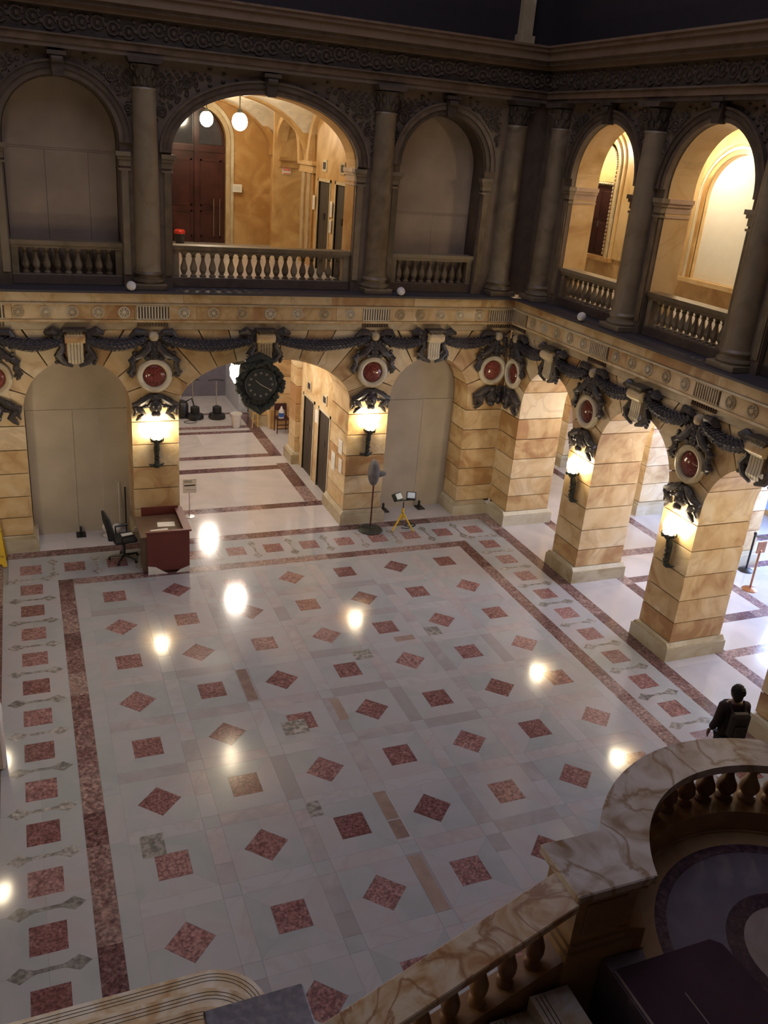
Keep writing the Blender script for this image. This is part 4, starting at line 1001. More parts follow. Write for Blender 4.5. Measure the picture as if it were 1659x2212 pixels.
# ------------------------------------------------------------------ right-hand inner walls
def inner_right():
    w = struct('wall_inner_right', MB().box(13.9, 14.3, -12.6, 16.6, 5.5, 6.2).box(13.9, 14.3, 4.9, 5.0, 6.2, 9.9), ORANGE)
    ops = [(-5.15, .55, 7.9, .0001), (-.42, .95, 8.05, .93), (4.5, .95, 8.0, .93)]
    mb = MB(); plate(mb, -8.2, 12.6, 6.2, 9.9, [(-5.85, .66, 8.55, .64), (-.62, 1.02, 8.02, 1.0), (4.2, 1.02, 8.02, 1.0)], 0, .35)
    o = mb.build('arched_wall', ORANGE, w, loc=(13.85, 0, 0), rotz=-pi/2)
    def surround(c, hw, s, b, z0, r0, r1, d, m, nm='arch_moulding'):
        n = 24; ins = [(c+hw+r0, z0)] + arc(c, hw+r0, s, b+r0, 0, pi, n) + [(c-hw-r0, z0)]; out = [(c+hw+r1, z0)] + arc(c, hw+r1, s, b+r1, 0, pi, n) + [(c-hw-r1, z0)]; vsx = []
        for (xi, zi), (xo, zo) in zip(ins, out): vsx += [(xi, d, zi), (xo, d, zo), (xo, .02, zo), (xi, .02, zi)]
        m_ = n+2; fs = [(4*i+k, 4*i+4+k, 4*i+4+(k+1) % 4, 4*i+(k+1) % 4) for i in range(m_) for k in range(4)] + [(3, 2, 1, 0), tuple(4*m_+k for k in range(4))]
        MB().add(vsx, fs).build(nm, m, w, loc=(13.85, 0, 0), rotz=-pi/2)
    for c, hw, s, b in ((-5.85, .66, 8.55, .64), (-.62, 1.02, 8.02, 1.0), (4.2, 1.02, 8.02, 1.0)):
        surround(c, hw, s, b, 6.2, 0, .10, -.05, ORANGE); surround(c, hw, s, b, 6.2, .10, .16, -.09, SIENA_PALE); surround(c, hw, s, b, 6.2, .22, .30, -.05, ORANGE)
        MB().box(c-hw-.35, c+hw+.35, -.12, .02, 6.10, 6.2).build('window_sill', ORANGE, w, loc=(13.85, 0, 0), rotz=-pi/2)
    # leaf ornament around the door arch
    mb = MB()
    for k in range(30):
        a = pi*k/29; mb.blob((-5.85 + .55*cos(a)*1.0, .0, 8.50 + .55*sin(a)), .05, .04, .035, 6, 4)
    for k in range(22): mb.blob((-5.85+.55, 0, 6.3 + k*.10), .035, .035, .045, 6, 4); mb.blob((-5.85-.55, 0, 6.3 + k*.10), .035, .035, .045, 6, 4)
    for k in range(11): mb.blob((-5.85-.5+.1*k, 0, 8.1), .045, .04, .035, 6, 4)
    mb.build('leaf_ornament', SIENA_PALE, w, loc=(13.85, 0, 0), rotz=-pi/2, smooth=True)
    d = struct('door_2', MB().box(-.50, .50, .10, .16, 6.2, 8.02), DARKWOOD, loc=(13.85, 5.85, 0), rotz=-pi/2)
    for x in (-.42, .04):
        for z in (6.3, 7.15): MB().box(x, x+.38, .08, .10, z, z+.75).build('door_panel', DARKWOOD, d, bevel=.01)
    MB().box(-.03, .03, .07, .1, 6.95, 7.1).build('door_handle', STEEL, d)
    MB().prism([(-.5, 8.14)] + [(.5, 8.14)] + arc(0, .5, 8.5, .5, 0, pi, 16), .06, .12).build('tympanum', plain('yellow_tympanum', (.62, .46, .20), .6), d)
    wd = struct('window_1', MB().prism([(-1.02, 6.2), (1.02, 6.2)] + arc(0, 1.02, 8.02, 1.0, 0, pi, 24), .12, .14), plain('white_blind_cloth', (.88, .86, .78), .7, 0, .2, .02), loc=(13.85, .62, 0), rotz=-pi/2)
    wd = struct('window_2', MB().prism([(-1.02, 6.2), (1.02, 6.2)] + arc(0, 1.02, 8.02, 1.0, 0, pi, 24), .12, .14), plain('white_blind_cloth_b', (.88, .86, .78), .7, 0, .2, .02), loc=(13.85, -4.2, 0), rotz=-pi/2)
    struct('ceiling_upper_right', MB().box(XR+DU+.66, 14.3, -12.6, 16.6, 9.9, 10.1), PLASTER)
    struct('ceiling_upper_centre', MB().box(-3.6, XR+DU+.7, Y0-.3, 16.6, 9.9, 10.1), PLASTER)
    # blank wall closing the left upper bays behind the boards is the corridor wall; inner ground piers of the right hall
    for (y0, y1) in ((1.45, 2.7), (-1.72, -.62), (5.2, 6.3)):
        q = struct('wall_hall_pier', MB().box(13.62, 14.58, y0+.03, y1-.03, 0, 4.72), SIENA_DK)
        MB().box(13.5, 14.7, y0-.09, y1+.09, -.012, .28).build('plinth', PLINTH, q); MB().box(13.54, 14.66, y0-.05, y1+.05, .28, .35).build('plinth_moulding', PLINTH, q)
        zz = [.36, .87, 1.38, 1.89, 2.4, 2.91, 3.42, 3.93, 4.72]
        for a, b in zip(zz, zz[1:]): MB().box(13.6, 14.6, y0, y1, a+.008, b-.008).build('stone', SIENA, q)
    struct('wall_hall_back', MB().box(13.6, 13.9, 6.3, 16.6, -.012, 4.72).box(10.8, 13.6, 9.0, 9.3, -.012, 4.72), SIENA)
inner_right()
# daylit entrance glass
w3 = struct('window_3', MB().box(17.5, 17.52, -6.5, 3.2, .12, 3.4), BLUEW)
for y in (-6.5, -4.56, -2.62, -.68, 1.26, 3.12): MB().box(17.40, 17.50, y, y+.08, .12, 3.4).build('window_frame', BLACKP, w3)

# ------------------------------------------------------------------ reception desk and chair
t = thing('reception_desk', 'red-brown reception desk with raised rim below the left wall lamp', 'desk', (0, 0, 0))
MB().box(.74, 1.60, .77, .81, .06, .92).build('front_panel', DESK, t, bevel=.004)
MB().box(1.56, 1.60, .81, 2.0, .06, .92).build('side_panel', DESK, t, bevel=.004)
MB().box(.78, 1.56, 1.96, 2.0, .06, 1.0).build('back_panel', DESK, t)
MB().box(1.48, 1.64, .75, 2.02, .92, .96).box(.72, 1.48, .75, .83, .92, .96).build('rim', DESK, t, bevel=.004)
MB().box(.62, 1.54, .84, 1.94, .78, .82).build('worktop', DESKTOP, t, bevel=.004)
MB().box(.66, 1.1, .86, 1.3, .02, .78).build('drawer_unit', DESKTOP, t)
MB().prism([(.745, 0), (1.14, 0), (1.02, .07), (.90, .16), (.745, .19)], .748, .769).prism([(1.595, 0), (1.32, .0), (1.40, .06), (1.595, .13)], .748, .769).build('white_foot_wrap', WHITEP, t)
for x, y, a, lb in ((1.05, 1.08, .12, 'white sheet of paper near the front of the reception desk'), (1.22, 1.42, -.08, 'white sheet of paper further back on the reception desk')):
    q = thing('paper_sheet', lb, 'paper', (x, y, .8205), a); MB().box(-.18, .18, -.12, .12, 0, .003).build('sheet', PAPER, q)
t = thing('office_chair', 'black swivel office chair left of the reception desk', 'chair', (.36, 1.58, 0), rad(8))
def star(parent, R, mm):
    for k in range(5):
        a = 2*pi*k/5 + .3
        lg = MB().tube([(0, 0, .12), (R*cos(a), R*sin(a), .07)], [.03, .018], 6).build('leg', mm, parent)
        MB().lathe([(.028, -.018), (.028, .018)], 10, (R*cos(a), R*sin(a), .029), 'y').build('caster', BLACKP, lg)
star(t, .31, BLACKP)
MB().tube([(0, 0, .10), (0, 0, .46)], .03, 8).build('gas_column', BLACKP, t)
MB().box(-.24, .24, -.24, .24, .46, .55).build('seat', BLACK, t, bevel=.035)
MB().prism([(-.30, .58), (-.22, .56), (-.24, .8), (-.32, 1.10), (-.40, 1.13), (-.38, .9)], -.22, .22).build('backrest', BLACK, t, bevel=.03)
MB().tube([(-.1, 0, .46), (-.3, 0, .5), (-.34, 0, .75)], .02, 6).build('back_stem', BLACKP, t)
for sy in (-1, 1): MB().tube([(-.1, sy*.25, .48), (-.1, sy*.29, .66), (.16, sy*.29, .68)], [.02, .022, .026], 6).build('armrest', BLACKP, t)
q = thing('folder', 'pale folder lying on the seat of the office chair', 'paper', (.44, 1.62, .552), .2); MB().box(-.12, .12, -.09, .09, 0, .01).build('cover', PAPER, q)
for x, y, lb in ((.12, 2.86, 'small white globe fitting on the floor at the left panel, left one'), (.33, 2.80, 'small white globe fitting nearly hidden by the office chair')):
    q = thing('globe_fitting', lb, 'lamp', (x, y, 0)); MB().lathe([(.09, 0), (.10, .02), (.05, .05), (.04, .12)], 14).build('base', WHITEP, q, smooth=True); MB().blob((0, 0, .21), .10, .10, .10, 14, 8).build('globe', GLOBE_OFF, q, smooth=True)
q = thing('cable_box', 'dark low box on the floor between the globe fittings', 'box', (.27, 2.62, 0)); MB().box(-.14, .14, -.08, .08, 0, .10).build('case', GREYBAG, q, bevel=.01)
q = thing('leaning_pole', 'thin pale pole standing against the left panel', 'pole', (.42, 2.98, 0)); MB().tube([(0, 0, 0), (.02, .14, 1.18)], .014, 6).build('shaft', WHITEP, q)
q = thing('leaning_pole', 'thin dark pole standing against the left panel beside the pier', 'pole', (.56, 2.98, 0)); MB().tube([(0, 0, 0), (.01, .14, 1.05)], .018, 6).build('shaft', BLACKP, q)
for x, y, lb in ((-.42, 3.0, 'small black bracket foot under the far-left panel'), (6.9, 3.0, 'small black bracket foot under the right panel, left one'), (7.9, 3.0, 'small black bracket foot under the right panel, right one')):
    q = thing('bracket_foot', lb, 'bracket', (x, y, 0)); MB().box(-.10, .10, -.12, .16, 0, .02).build('plate', BLACKP, q); MB().prism([(-.02, .02), (.02, .02), (.02, .18), (-.02, .18)], .04, .10).build('upright', BLACKP, q)

# ------------------------------------------------------------------ pedestal fan with dust cover
t = thing('pedestal_fan', 'pedestal fan with round black base and grey-covered head beside the pier', 'fan', (6.12, 1.95, 0))
MB().lathe([(.29, 0), (.30, .02), (.27, .05), (.06, .08), (.03, .12)], 28).build('base', VERDI, t, smooth=True)
MB().tube([(0, 0, .08), (0, 0, 1.25)], .022, 8).build('pole', FRUST, t)
MB().tube([(0, 0, 1.2), (0, .0, 1.5)], .03, 8).build('neck', BLACKP, t)
MB().blob((-.03, -.02, 1.50), .13, .20, .33, 14, 10).build('covered_head', GREYBAG, t, smooth=True)
MB().tube([(.03, 0, 1.43), (.19, -.02, 1.46), (.27, -.02, 1.45)], [.09, .07, .04], 10).build('motor_housing', GREYBAG, t, smooth=True)
# work light tripod
t = thing('work_light', 'yellow tripod work light with two lamp heads before the right panel', 'work light', (6.90, 1.85, 0))
for a in (200, 318, 85):
    a = rad(a); MB().tube([(0, 0, .44), (.31*cos(a), .31*sin(a), .012)], [.022, .019], 6).build('leg', YELLOW, t)
MB().tube([(0, 0, .26), (0, 0, .56)], .030, 8).build('lower_mast', YELLOW, t); MB().tube([(0, 0, .5), (0, 0, .72)], .014, 8).build('upper_mast', BLACKP, t)
MB().lathe([(.03, 0), (.03, .05)], 10, (0, 0, .40)).build('collar', BLACKP, t)
MB().tube([(-.16, 0, .76), (.16, 0, .76)], .014, 6).build('crossbar', BLACKP, t)
for sx in (-1, 1):
    M = Matrix.Translation((sx*.18, 0, .86)) @ Matrix.Rotation(sx*rad(-24), 4, 'Z') @ Matrix.Rotation(rad(-38), 4, 'X')
    hd = MB().xbox(M, .23, .12, .19).build('lamp_head', VERDI, t, bevel=.01)
    MB().xbox(M @ Matrix.Translation((0, -.062, 0)), .18, .012, .14).build('reflector', LAMPG, hd)
    MB().tube([(sx*.22, .02, .78), (sx*.28, -.06, .76)], .012, 6).build('handle', PAPER, hd)
q = thing('power_cable', 'thin black cable coiled beside the yellow tripod', 'cable', (7.12, 1.95, 0))
MB().tube([(-.2, -.05, .012), (-.05, -.12, .012)] + [(.14*cos(k*.6)+.08, .10*sin(k*.6)+.05, .012 + .003*k/3) for k in range(18)], .010, 5).build('cord', BLACKP, q)

# ------------------------------------------------------------------ things in the central hall
t = thing('paper_notice', 'small clear stand-up notice with black line on the hall floor right of the desk pier', 'notice', (1.95, 3.55, 0))
MB().box(-.02, .30, 0, .012, .62, .98).build('sheet', PAPER, t); MB().box(.01, .27, -.004, .0, .80, .83).build('black_line', INK, t); MB().box(.01, .27, -.004, .0, .70, .712).box(.01, .20, -.004, 0, .88, .95).build('print', plain('grey_print', (.45, .44, .42), .7), t)
MB().tube([(.13, .02, 0), (.13, .02, .64)], .010, 6).build('post', STEEL, t); MB().lathe([(.12, 0), (.12, .015), (.02, .02)], 16, (.13, .02, 0)).build('base', STEEL, t)
def bucket(x, y):
    t = thing('plastic_bucket', 'white plastic bucket standing on the hall floor below the clock', 'bucket', (x, y, 0))
    MB().lathe([(.125, 0), (.135, .02), (.165, .40), (.185, .405), (.19, .45), (.17, .455), (.16, .42), (.12, .03)], 20).build('bucket_body', WHITEP, t, smooth=True)
    MB().tube([(.18*cos(a), .18*sin(a)*.9, .42 - .18*sin(a)) for a in [pi*k/10 for k in range(11)]], .006, 5).build('handle', STEEL, t)
bucket(4.72, 10.3)
def buffer_m(x, y, a, label):
    t = thing('floor_polisher', label, 'floor machine', (x, y, 0), a, 'floor machines at the far end of the hall')
    MB().lathe([(.27, .02), (.28, .06), (.26, .14), (.10, .20)], 24).build('brush_housing', BLACKP, t, smooth=True)
    MB().lathe([(.13, .18), (.15, .24), (.14, .38), (.06, .42)], 16).build('motor', BLACK, t, smooth=True)
    MB().tube([(0, .1, .2), (0, .26, .7), (0, .34, 1.15)], .022, 8).build('handle_tube', STEEL, t)
    MB().tube([(-.25, .36, 1.16), (0, .34, 1.20), (.25, .36, 1.16)], .022, 8).build('handlebar', BLACKP, t)
    for sx in (-1, 1): MB().lathe([(.06, -.02), (.06, .02)], 12, (sx*.14, .26, .06), 'x').build('wheel', BLACKP, t)
buffer_m(3.62, 11.35, .1, 'dark floor polisher far in the hall, left one')
buffer_m(4.32, 11.30, -.1, 'dark floor polisher far in the hall, right one')
t = thing('wet_vacuum', 'dark drum vacuum left of the floor polishers', 'vacuum cleaner', (3.22, 11.5, 0))
MB().lathe([(.20, .06), (.22, .1), (.22, .42), (.18, .52), (.06, .58)], 18).build('drum', BLACKP, t, smooth=True)
MB().tube([(.1, 0, .5), (.3, -.1, .65), (.42, -.15, .3), (.3, -.2, .03)], .025, 7).build('hose', BLACK, t, smooth=True)
for a in (45, 135, 225, 315): MB().lathe([(.035, -.02), (.035, .02)], 8, (.19*cos(rad(a)), .19*sin(rad(a)), .036), 'x').build('caster', BLACKP, t)
t = thing('power_cable', 'black cable loop on the hall floor in front of the vacuum', 'cable', (3.4, 10.95, 0))
MB().tube([(.2*cos(k*.5), .12*sin(k*.5), .012) for k in range(14)], .010, 5).build('cord', BLACKP, t)
# stacked chair with bottle
t = thing('side_chair', 'dark red wooden chair against the orange wall behind the pier', 'chair', (6.02, 9.62, 0))
CH = plain('dark_red_chair', (.05, .012, .010), .4)
for sx in (-1, 1):
    for sy in (-1, 1): MB().tube([(sx*.19, sy*.17, 0), (sx*.18, sy*.17, .44)], .018, 6).build('leg', CH, t)
    MB().tube([(sx*.18, .18, .44), (sx*.18, .21, .86)], .018, 6).build('back_post', CH, t)
MB().box(-.21, .21, -.20, .20, .43, .48).build('seat', CH, t, bevel=.01); MB().box(-.19, .19, .18, .21, .66, .88).build('backrest', CH, t, bevel=.008)
for z in (.14, .26): MB().box(-.18, .18, -.18, -.16, z, z+.03).build('stretcher', CH, t)
t = thing('cleaner_bottle', 'white bottle with blue label standing on the dark red chair', 'bottle', (5.98, 9.56, .48))
MB().lathe([(.085, 0), (.09, .02), (.09, .20), (.06, .28), (.03, .32), (.028, .36), (.006, .38)], 16).build('bottle_body', WHITEP, t, smooth=True)
MB().lathe([(.092, .05), (.092, .18)], 16).build('bottle_label', BLUEP, t, smooth=True)
t = thing('folding_easel', 'pale yellow folded wooden stepladder leaning at the hall wall below the clock', 'ladder', (5.30, 10.15, 0))
WD = plain('pale_yellow_wood', (.62, .40, .13), .5)
for sx, ty in ((-.09, 0), (.09, 0), (-.05, .16), (.07, .16)): MB().tube([(sx, ty, 0), (sx*.6+.04, .08, .95)], .017, 6).build('rail', WD, t)
for z in (.2, .45, .7): MB().box(-.07, .11, .0 + z*.06, .03 + z*.06, z, z+.025).build('rung', WD, t)

# ------------------------------------------------------------------ wet-floor sign, white bin at the left edge
t = thing('wet_floor_sign', 'yellow folding wet-floor sign at the left edge beside the left pier', 'sign', (-2.13, 1.95, 0))
for s2, rr_ in ((-1, rad(-12)), (1, rad(12))):
    M = Matrix.Translation((0, s2*.12, .50)) @ Matrix.Rotation(-s2*rad(12)*-1, 4, 'X')
    pts = [(-.19, -.50), (-.11, -.50), (-.09, -.44), (.09, -.44), (.11, -.50), (.19, -.50), (.11, .50), (-.11, .50)]
    mb = MB().prism(pts, -.012, .012); mb.v = [tuple(M @ Vector(v)) for v in mb.v]
    pn = mb.build('leaf', YELLOW, t)
    if s2 < 0:
        text(pn, 'CAUTION', .055, M @ Matrix.Translation((0, -.016, .25)) @ Matrix.Rotation(pi/2, 4, 'X'), INK)
        text(pn, 'WET FLOOR', .05, M @ Matrix.Translation((0, -.016, -.28)) @ Matrix.Rotation(pi/2, 4, 'X'), INK)
        tri = MB().tube([tuple(M @ Vector((x, -.014, z))) for x, z in ((-.08, -.1), (.08, -.1), (0, .08), (-.08, -.1))], .008, 5).build('pictogram', EXITRED, pn)
        MB().tube([tuple(M @ Vector(v)) for v in ((.02, -.014, .05), (-.01, -.014, .0), (.02, -.014, -.04), (.05, -.014, -.08))], .008, 5).build('pictogram', INK, pn)
t = thing('litter_bin', 'cream plastic bin with rounded white lid at the left edge', 'bin', (-2.12, -4.55, 0))
MB().box(-.17, .17, -.22, .22, 0, .62).build('bin_body', CREAMP, t, bevel=.03)
MB().prism([(-.175, .62), (.175, .62), (.175, .82), (.145, .94), (.08, .99), (-.08, .99), (-.145, .94), (-.175, .82)], -.23, .23).build('lid', WHITEP, t, bevel=.02)
MB().box(.08, .12, -.245, -.228, .72, .78).build('latch', BLACKP, t)

# ------------------------------------------------------------------ stanchions in the right hall
def stanchion(x, y, label, m, sign=False):
    t = thing('queue_post', label, 'stanchion', (x, y, 0))
    MB().lathe([(.17, 0), (.17, .02), (.12, .05), (.03, .07)], 20).build('base', m, t, smooth=True)
    MB().tube([(0, 0, .05), (0, 0, .95)], .025, 8).build('post', m, t)
    MB().lathe([(.035, .93), (.04, .98), (.02, 1.0)], 12).build('cap', m, t, smooth=True)
    if sign: MB().box(-.13, .13, -.02, 0, .92, 1.20).build('sign_plate', COPPER, t, bevel=.008)
    return t
stanchion(14.15, -2.04, 'black belt post in the bluish entrance light', BLACKP)
stanchion(13.5, -2.86, 'copper-coloured post with square sign plate in the right hall', COPPER, True)
stanchion(15.6, -3.0, 'black belt post farther towards the entrance glass', BLACKP)
q = thing('queue_belt', 'thin pale belt strung between the black posts', 'belt', (14.15, -2.04, .90))
MB().box(0, 1.74, -.004, .004, -.025, .025).build('webbing', STEEL, q); q.rotation_euler[2] = math.atan2(-.96, 1.45)

# ------------------------------------------------------------------ grand staircase in the foreground
SX = thing('staircase', 'marble staircase with landing and dark carpet in the foreground', 'staircase', (0, 0, 0))
L1, L2 = .99, 2.145
# flight facing the court: six steps with rounded corner
for n_ in range(6):
    z1 = .165*(n_+1); f = -8.95 - .33*n_; xr = .62 - .10*n_; R = .62
    pts = [(-2.30, f)] + [(xr-R+R*sin(rad(a)), f-R+R*cos(rad(a))) for a in range(0, 91, 10)] + [(xr, -11.6), (-2.30, -11.6)]
    MB().slab(pts, z1-.165, z1).build('step', TREAD, SX)
    for w_ in (.05, .09, .13):
        ln = [(-2.30, f-w_)] + [(xr-R+(R-w_)*sin(rad(a)), f-R+(R-w_)*cos(rad(a))) for a in range(0, 91, 10)] + [(xr-w_, -10.9)]
        MB().tube([(x, y, z1+.0005) for x, y in ln], .004, 4).build('inlay_line', NOSING, SX)
MB().box(-2.30, .6, -18, -11.55, 0, L1).build('lower_landing', TREAD, SX)
# side flight up to the round landing
for n_ in range(7):
    z1 = L1 + .165*(n_+1); x0 = 3.05 - .36*(6-n_) if n_ < 6 else 3.05
    if n_ < 6:
        MB().box(x0-.36, x0+.02, -14.0, -11.50, z1-.2, z1).build('step', TREAD, SX)
        for w_ in (.05, .09, .13): MB().tube([(x0-.36+w_, -13.9, z1+.0005), (x0-.36+w_, -11.52, z1+.0005)], .004, 4).build('inlay_line', NOSING, SX)
MB().slab([(.6, 0)] * 0 + [(.66, -14.0), (3.05, -14.0), (3.05, -11.5), (.66, -11.5)], 0, L1 + .02).build('stair_core', STAIR_BR, SX)
CC = (4.88, -12.02)
MB().slab([(3.05, -14.4), (6.38, -14.4)] + [(CC[0] + 1.51*cos(rad(a)), CC[1] + 1.51*sin(rad(a))) for a in range(0, 161, 8)] + [(3.05, -11.48)], 0, L2).build('round_landing', PURPLE, SX)
MB().ring(CC, 1.32, 1.51, rad(-60), rad(165), L2-.01, L2+.002, 60).build('margin_ring', STAIR_BR, SX)
MB().ring(CC, 1.22, 1.33, rad(-60), rad(200), L2-.01, L2+.003, 60).build('inlay_ring', PURPLE_DK, SX)
MB().ring(CC, .53, .69, 0, 2*pi, L2-.01, L2+.003, 48).build('inlay_ring', PURPLE_DK, SX)
MB().lathe([(.53, -.01), (.53, .003)], 48, (CC[0], CC[1], L2)).build('pale_disc', DISC, SX)
cp = thing('carpet_runner', 'dark purple-brown carpet lying on the stair landing', 'carpet', (0, 0, 0))
MB().slab([(3.08, -14.2), (3.08, -11.62), (4.12, -11.62), (4.20, -11.70), (4.22, -12.2), (4.60, -13.0), (4.9, -14.2)], L2+.004, L2+.016).build('pile', CARPET, cp)
MB().box(3.06, 3.085, -14.2, -11.63, L2+.002, L2+.022).build('metal_edge', DULL_EDGE, cp)
MB().box(3.52, 3.535, -14.2, -12.0, L2+.015, L2+.020).build('metal_edge', DULL_EDGE, cp)
# pedestals
def pedestal(name, label, x0, x1, y0, y1, zt, zb, topm):
    t = thing(name, label, 'pedestal', (0, 0, 0))
    MB().box(x0, x1, y0, y1, zt-.09, zt+.004).build('cap', topm, t, bevel=.012)
    MB().box(x0+.04, x1-.04, y0+.04, y1-.04, zt-.14, zt-.09).build('cap_moulding', STAIR_BR, t)
    MB().box(x0+.08, x1-.08, y0+.08, y1-.08, zb+.2, zt-.14).build('die', STAIR_BR, t)
    MB().box(x0+.02, x1-.02, y0+.02, y1-.02, 0, zb+.14).box(x0+.05, x1-.05, y0+.05, y1-.05, zb+.14, zb+.2).build('base_block', STAIR_BR, t)
    for yy in (y0+.075,):
        MB().box(x0+.18, x1-.18, yy-.012, yy+.01, zb+.28, zt-.22).build('raised_panel', STAIR_BR, t, bevel=.008)
    return t
pedestal('stair_pedestal', 'marble pedestal where the curved rail meets the sloping rail', 2.64, 3.42, -11.49, -10.87, 3.0, L2, RAIL_TOP)
pedestal('newel_pedestal', 'dark mottled marble newel block at the foot of the sloping rail', -.32, .50, -11.6, -10.86, 2.10, L1, NEWEL)
# sloping balustrade
t = thing('stair_balustrade', 'sloping orange-veined marble balustrade of the stair', 'balustrade', (0, 0, 0))
xa, xb, za, zb = .44, 2.66, 1.82, 2.93
def sl(x): return za + (zb-za)*(x-xa)/(xb-xa)
def beam(y0, y1, o0, o1, nm, m, x0=xa, x1=xb, bv=0):
    mb = MB().add([(x0, y0, sl(x0)+o0), (x1, y0, sl(x1)+o0), (x1, y1, sl(x1)+o0), (x0, y1, sl(x0)+o0), (x0, y0, sl(x0)+o1), (x1, y0, sl(x1)+o1), (x1, y1, sl(x1)+o1), (x0, y1, sl(x0)+o1)],
                  [(3, 2, 1, 0), (4, 5, 6, 7), (0, 1, 5, 4), (1, 2, 6, 5), (2, 3, 7, 6), (3, 0, 4, 7)])
    return mb.build(nm, m, t, bevel=bv)
beam(-11.50, -11.12, -.09, 0, 'hand_rail', RAIL_ORG, bv=.01)
beam(-11.46, -11.16, -.14, -.09, 'rail_moulding', STAIR_BR)
beam(-11.44, -11.18, -.98, -.72, 'stringer', STAIR_BR); beam(-11.42, -11.20, -2.2, -.98, 'stringer_wall', STAIR_BR)
for k in range(8):
    x = xa + .22 + k*.255
    MB().lathe(bal_profile(.58, .085), 12).build('baluster', STAIR_BR, t, loc=(x, -11.31, sl(x)-.72), smooth=True)
# curved balustrade
t = thing('curved_balustrade', 'curved marble balustrade around the landing at lower right', 'balustrade', (0, 0, 0))
a0, a1 = rad(-20), rad(160)
MB().ring(CC, 1.54, 1.98, a0, a1, 2.91, 3.0, 56).build('hand_rail', RAIL_TOP, t)
MB().ring(CC, 1.60, 1.92, a0, a1, 2.86, 2.91, 56).build('rail_moulding', STAIR_BR, t)
MB().ring(CC, 1.53, 1.97, a0, a1, 2.17, 2.40, 56).build('base_rail', CURB, t)
MB().ring(CC, 1.50, 1.95, a0, a1, 0, 2.165, 56).build('curb_wall', CURB, t)
bb = None; nb = 22
for k in range(nb):
    a = a0 + (a1-a0)*(k+.5)/nb
    lc = (CC[0]+1.76*cos(a), CC[1]+1.76*sin(a), 2.40)
    if bb is None: bb = MB().lathe(bal_profile(.46, .108), 12).build('baluster', STAIR_BR, t, loc=lc, smooth=True)
    else: o = bb.copy(); COL.objects.link(o); o.location = lc

# ------------------------------------------------------------------ person on the court floor
def skin_obj(name, nodes, edges, m, parent, sub=2):
    me = bpy.data.meshes.new(name); me.from_pydata([n_[0] for n_ in nodes], edges, []); me.materials.append(m)
    o = bpy.data.objects.new(name, me); COL.objects.link(o); o.parent = parent
    sk = o.modifiers.new('Skin', 'SKIN'); sv = me.skin_vertices[0].data
    for i, n_ in enumerate(nodes):
        r = n_[1]; sv[i].radius = (r, r) if not isinstance(r, tuple) else r
    sv[0].use_root = True
    sk.use_smooth_shade = True
    s = o.modifiers.new('Sub', 'SUBSURF'); s.levels = sub; s.render_levels = sub
    return o
PT = thing('person', 'person in a dark jacket with backpack walking away near the curved rail', 'person', (8.0, -7.95, 0), rad(-14)); PT.scale = (.93, .95, 1.0)
N = [((0, 0, .96), (.15, .11)), ((0, .01, 1.15), (.14, .10)), ((0, .02, 1.34), (.17, .11)), ((0, .01, 1.44), (.10, .08)), ((0, .02, 1.50), (.05, .05)), ((0, .05, 1.58), (.055, .06)),
     ((-.17, .01, 1.42), .070), ((-.24, -.02, 1.16), .050), ((-.24, .10, .94), .040), ((.17, .01, 1.42), .070), ((.235, .03, 1.16), .050), ((.24, .10, .93), .040),
     ((-.09, 0, .88), .095), ((-.10, .05, .50), .065), ((-.10, .02, .10), .045), ((-.10, .10, .04), .04), ((.09, 0, .88), .095), ((.10, -.06, .50), .065), ((.10, -.14, .10), .045), ((.10, -.06, .04), .04)]
E_ = [(0, 1), (1, 2), (2, 3), (3, 4), (4, 5), (3, 6), (6, 7), (7, 8), (3, 9), (9, 10), (10, 11), (0, 12), (12, 13), (13, 14), (14, 15), (0, 16), (16, 17), (17, 18), (18, 19)]
skin_obj('body', N, E_, SKIN, PT)
J = [((0, 0, .88), (.20, .15)), ((0, .01, 1.05), (.19, .14)), ((0, .01, 1.25), (.20, .14)), ((0, .01, 1.40), (.17, .12)), ((0, .02, 1.48), (.075, .075)),
     ((-.19, .01, 1.40), .095), ((-.25, -.02, 1.17), .072), ((-.25, .09, .97), .058), ((.19, .01, 1.40), .095), ((.245, .02, 1.17), .072), ((.25, .09, .96), .058)]
skin_obj('jacket', J, [(0, 1), (1, 2), (2, 3), (3, 4), (3, 5), (5, 6), (6, 7), (3, 8), (8, 9), (9, 10)], JACKET, PT)
T_ = [((0, 0, .94), (.165, .125)), ((-.095, 0, .86), .115), ((-.10, .05, .50), .082), ((-.10, .02, .12), .068), ((.095, 0, .86), .115), ((.10, -.06, .50), .082), ((.10, -.14, .12), .068)]
skin_obj('trousers', T_, [(0, 1), (1, 2), (2, 3), (0, 4), (4, 5), (5, 6)], TROUSER, PT)
for sx, fy_ in ((-1, .02), (1, -.14)):
    MB().blob((sx*.10, fy_+.07, .05), .05, .14, .05, 12, 8).build('shoe', BLACKP, PT, smooth=True)
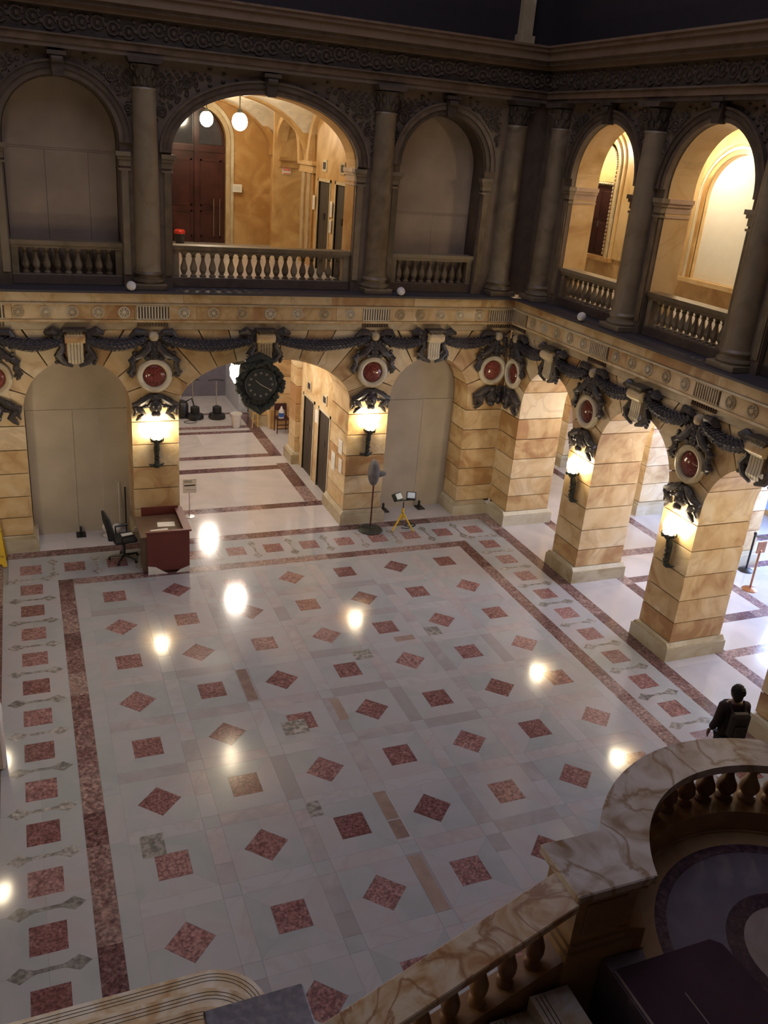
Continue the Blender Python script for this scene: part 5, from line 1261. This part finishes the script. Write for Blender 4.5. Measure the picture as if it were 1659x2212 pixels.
# head with face
hd = MB().blob((0, .05, 1.62), .078, .098, .118, 20, 14); hd.blob((0, .10, 1.565), .05, .055, .05, 12, 8)
HO = hd.build('head', SKIN, PT, smooth=True)
MB().blob((0, .155, 1.61), .014, .022, .028, 8, 6).build('nose', SKIN, HO, smooth=True)
for sx in (-1, 1):
    MB().blob((sx*.08, .045, 1.61), .014, .025, .034, 8, 6).build('ear', SKIN, HO, smooth=True)
    MB().blob((sx*.03, .137, 1.635), .014, .010, .010, 8, 6).build('eye', WHITEP, HO, smooth=True)
MB().blob((0, .143, 1.56), .024, .010, .008, 8, 6).build('mouth', plain('lips', (.18, .06, .05), .5), HO, smooth=True)
hm = MB().blob((0, .012, 1.655), .098, .112, .108, 20, 12); rr = random.Random(8)
hm.blob((0, -.02, 1.575), .075, .07, .07, 12, 8)
for k in range(140):
    a = rr.uniform(0, 2*pi); ph = rr.uniform(0, 1.9); hm.blob((.092*sin(ph)*cos(a), .012 + .105*sin(ph)*sin(a), 1.655 + .10*cos(ph)), .02, .02, .02, 6, 4)
hm.build('hair', HAIR, PT, smooth=True)
for sx in (-1, 1):
    w = Vector((sx*.245, .125, .905)); NH = [(tuple(w + Vector((0, -.015, .04))), .028), (tuple(w), (.034, .020)), (tuple(w + Vector((0, .015, -.06))), (.036, .020))]
    EH = [(0, 1), (1, 2)]
    for q, off in enumerate((-.030, -.010, .010, .030)):
        L = (.060, .072, .068, .052)[q]; b0 = w + Vector((off*.2, .018 + off*.9, -.07)); i0 = len(NH)
        NH += [(tuple(b0), .010), (tuple(b0 + Vector((-sx*.006, .012, -L*.5))), .009), (tuple(b0 + Vector((-sx*.016, .016, -L))), .0075)]; EH += [(2, i0), (i0, i0+1), (i0+1, i0+2)]
    i0 = len(NH); NH += [(tuple(w + Vector((-sx*.012, .045, -.02))), .011), (tuple(w + Vector((-sx*.018, .062, -.055))), .009)]; EH += [(1, i0), (i0, i0+1)]
    skin_obj('hand', NH, EH, SKIN, PT, 1)
bp = MB().box(-.155, .155, -.27, -.12, 1.0, 1.42).build('backpack', BACKPACK, None, bevel=.04)
bp.location = PT.location; bp.rotation_euler = PT.rotation_euler; bp.scale = (.93, .95, 1.0); tag(bp, 'dark brown backpack worn by the walking person', 'backpack')
MB().box(-.11, .11, -.31, -.265, 1.04, 1.24).build('front_pocket', BACKPACK, bp, bevel=.02)
for sx in (-1, 1): MB().tube([(sx*.11, -.14, 1.40), (sx*.12, -.02, 1.50), (sx*.12, .13, 1.40), (sx*.12, .12, 1.2)], .018, 6).build('strap', BACKPACK, bp)
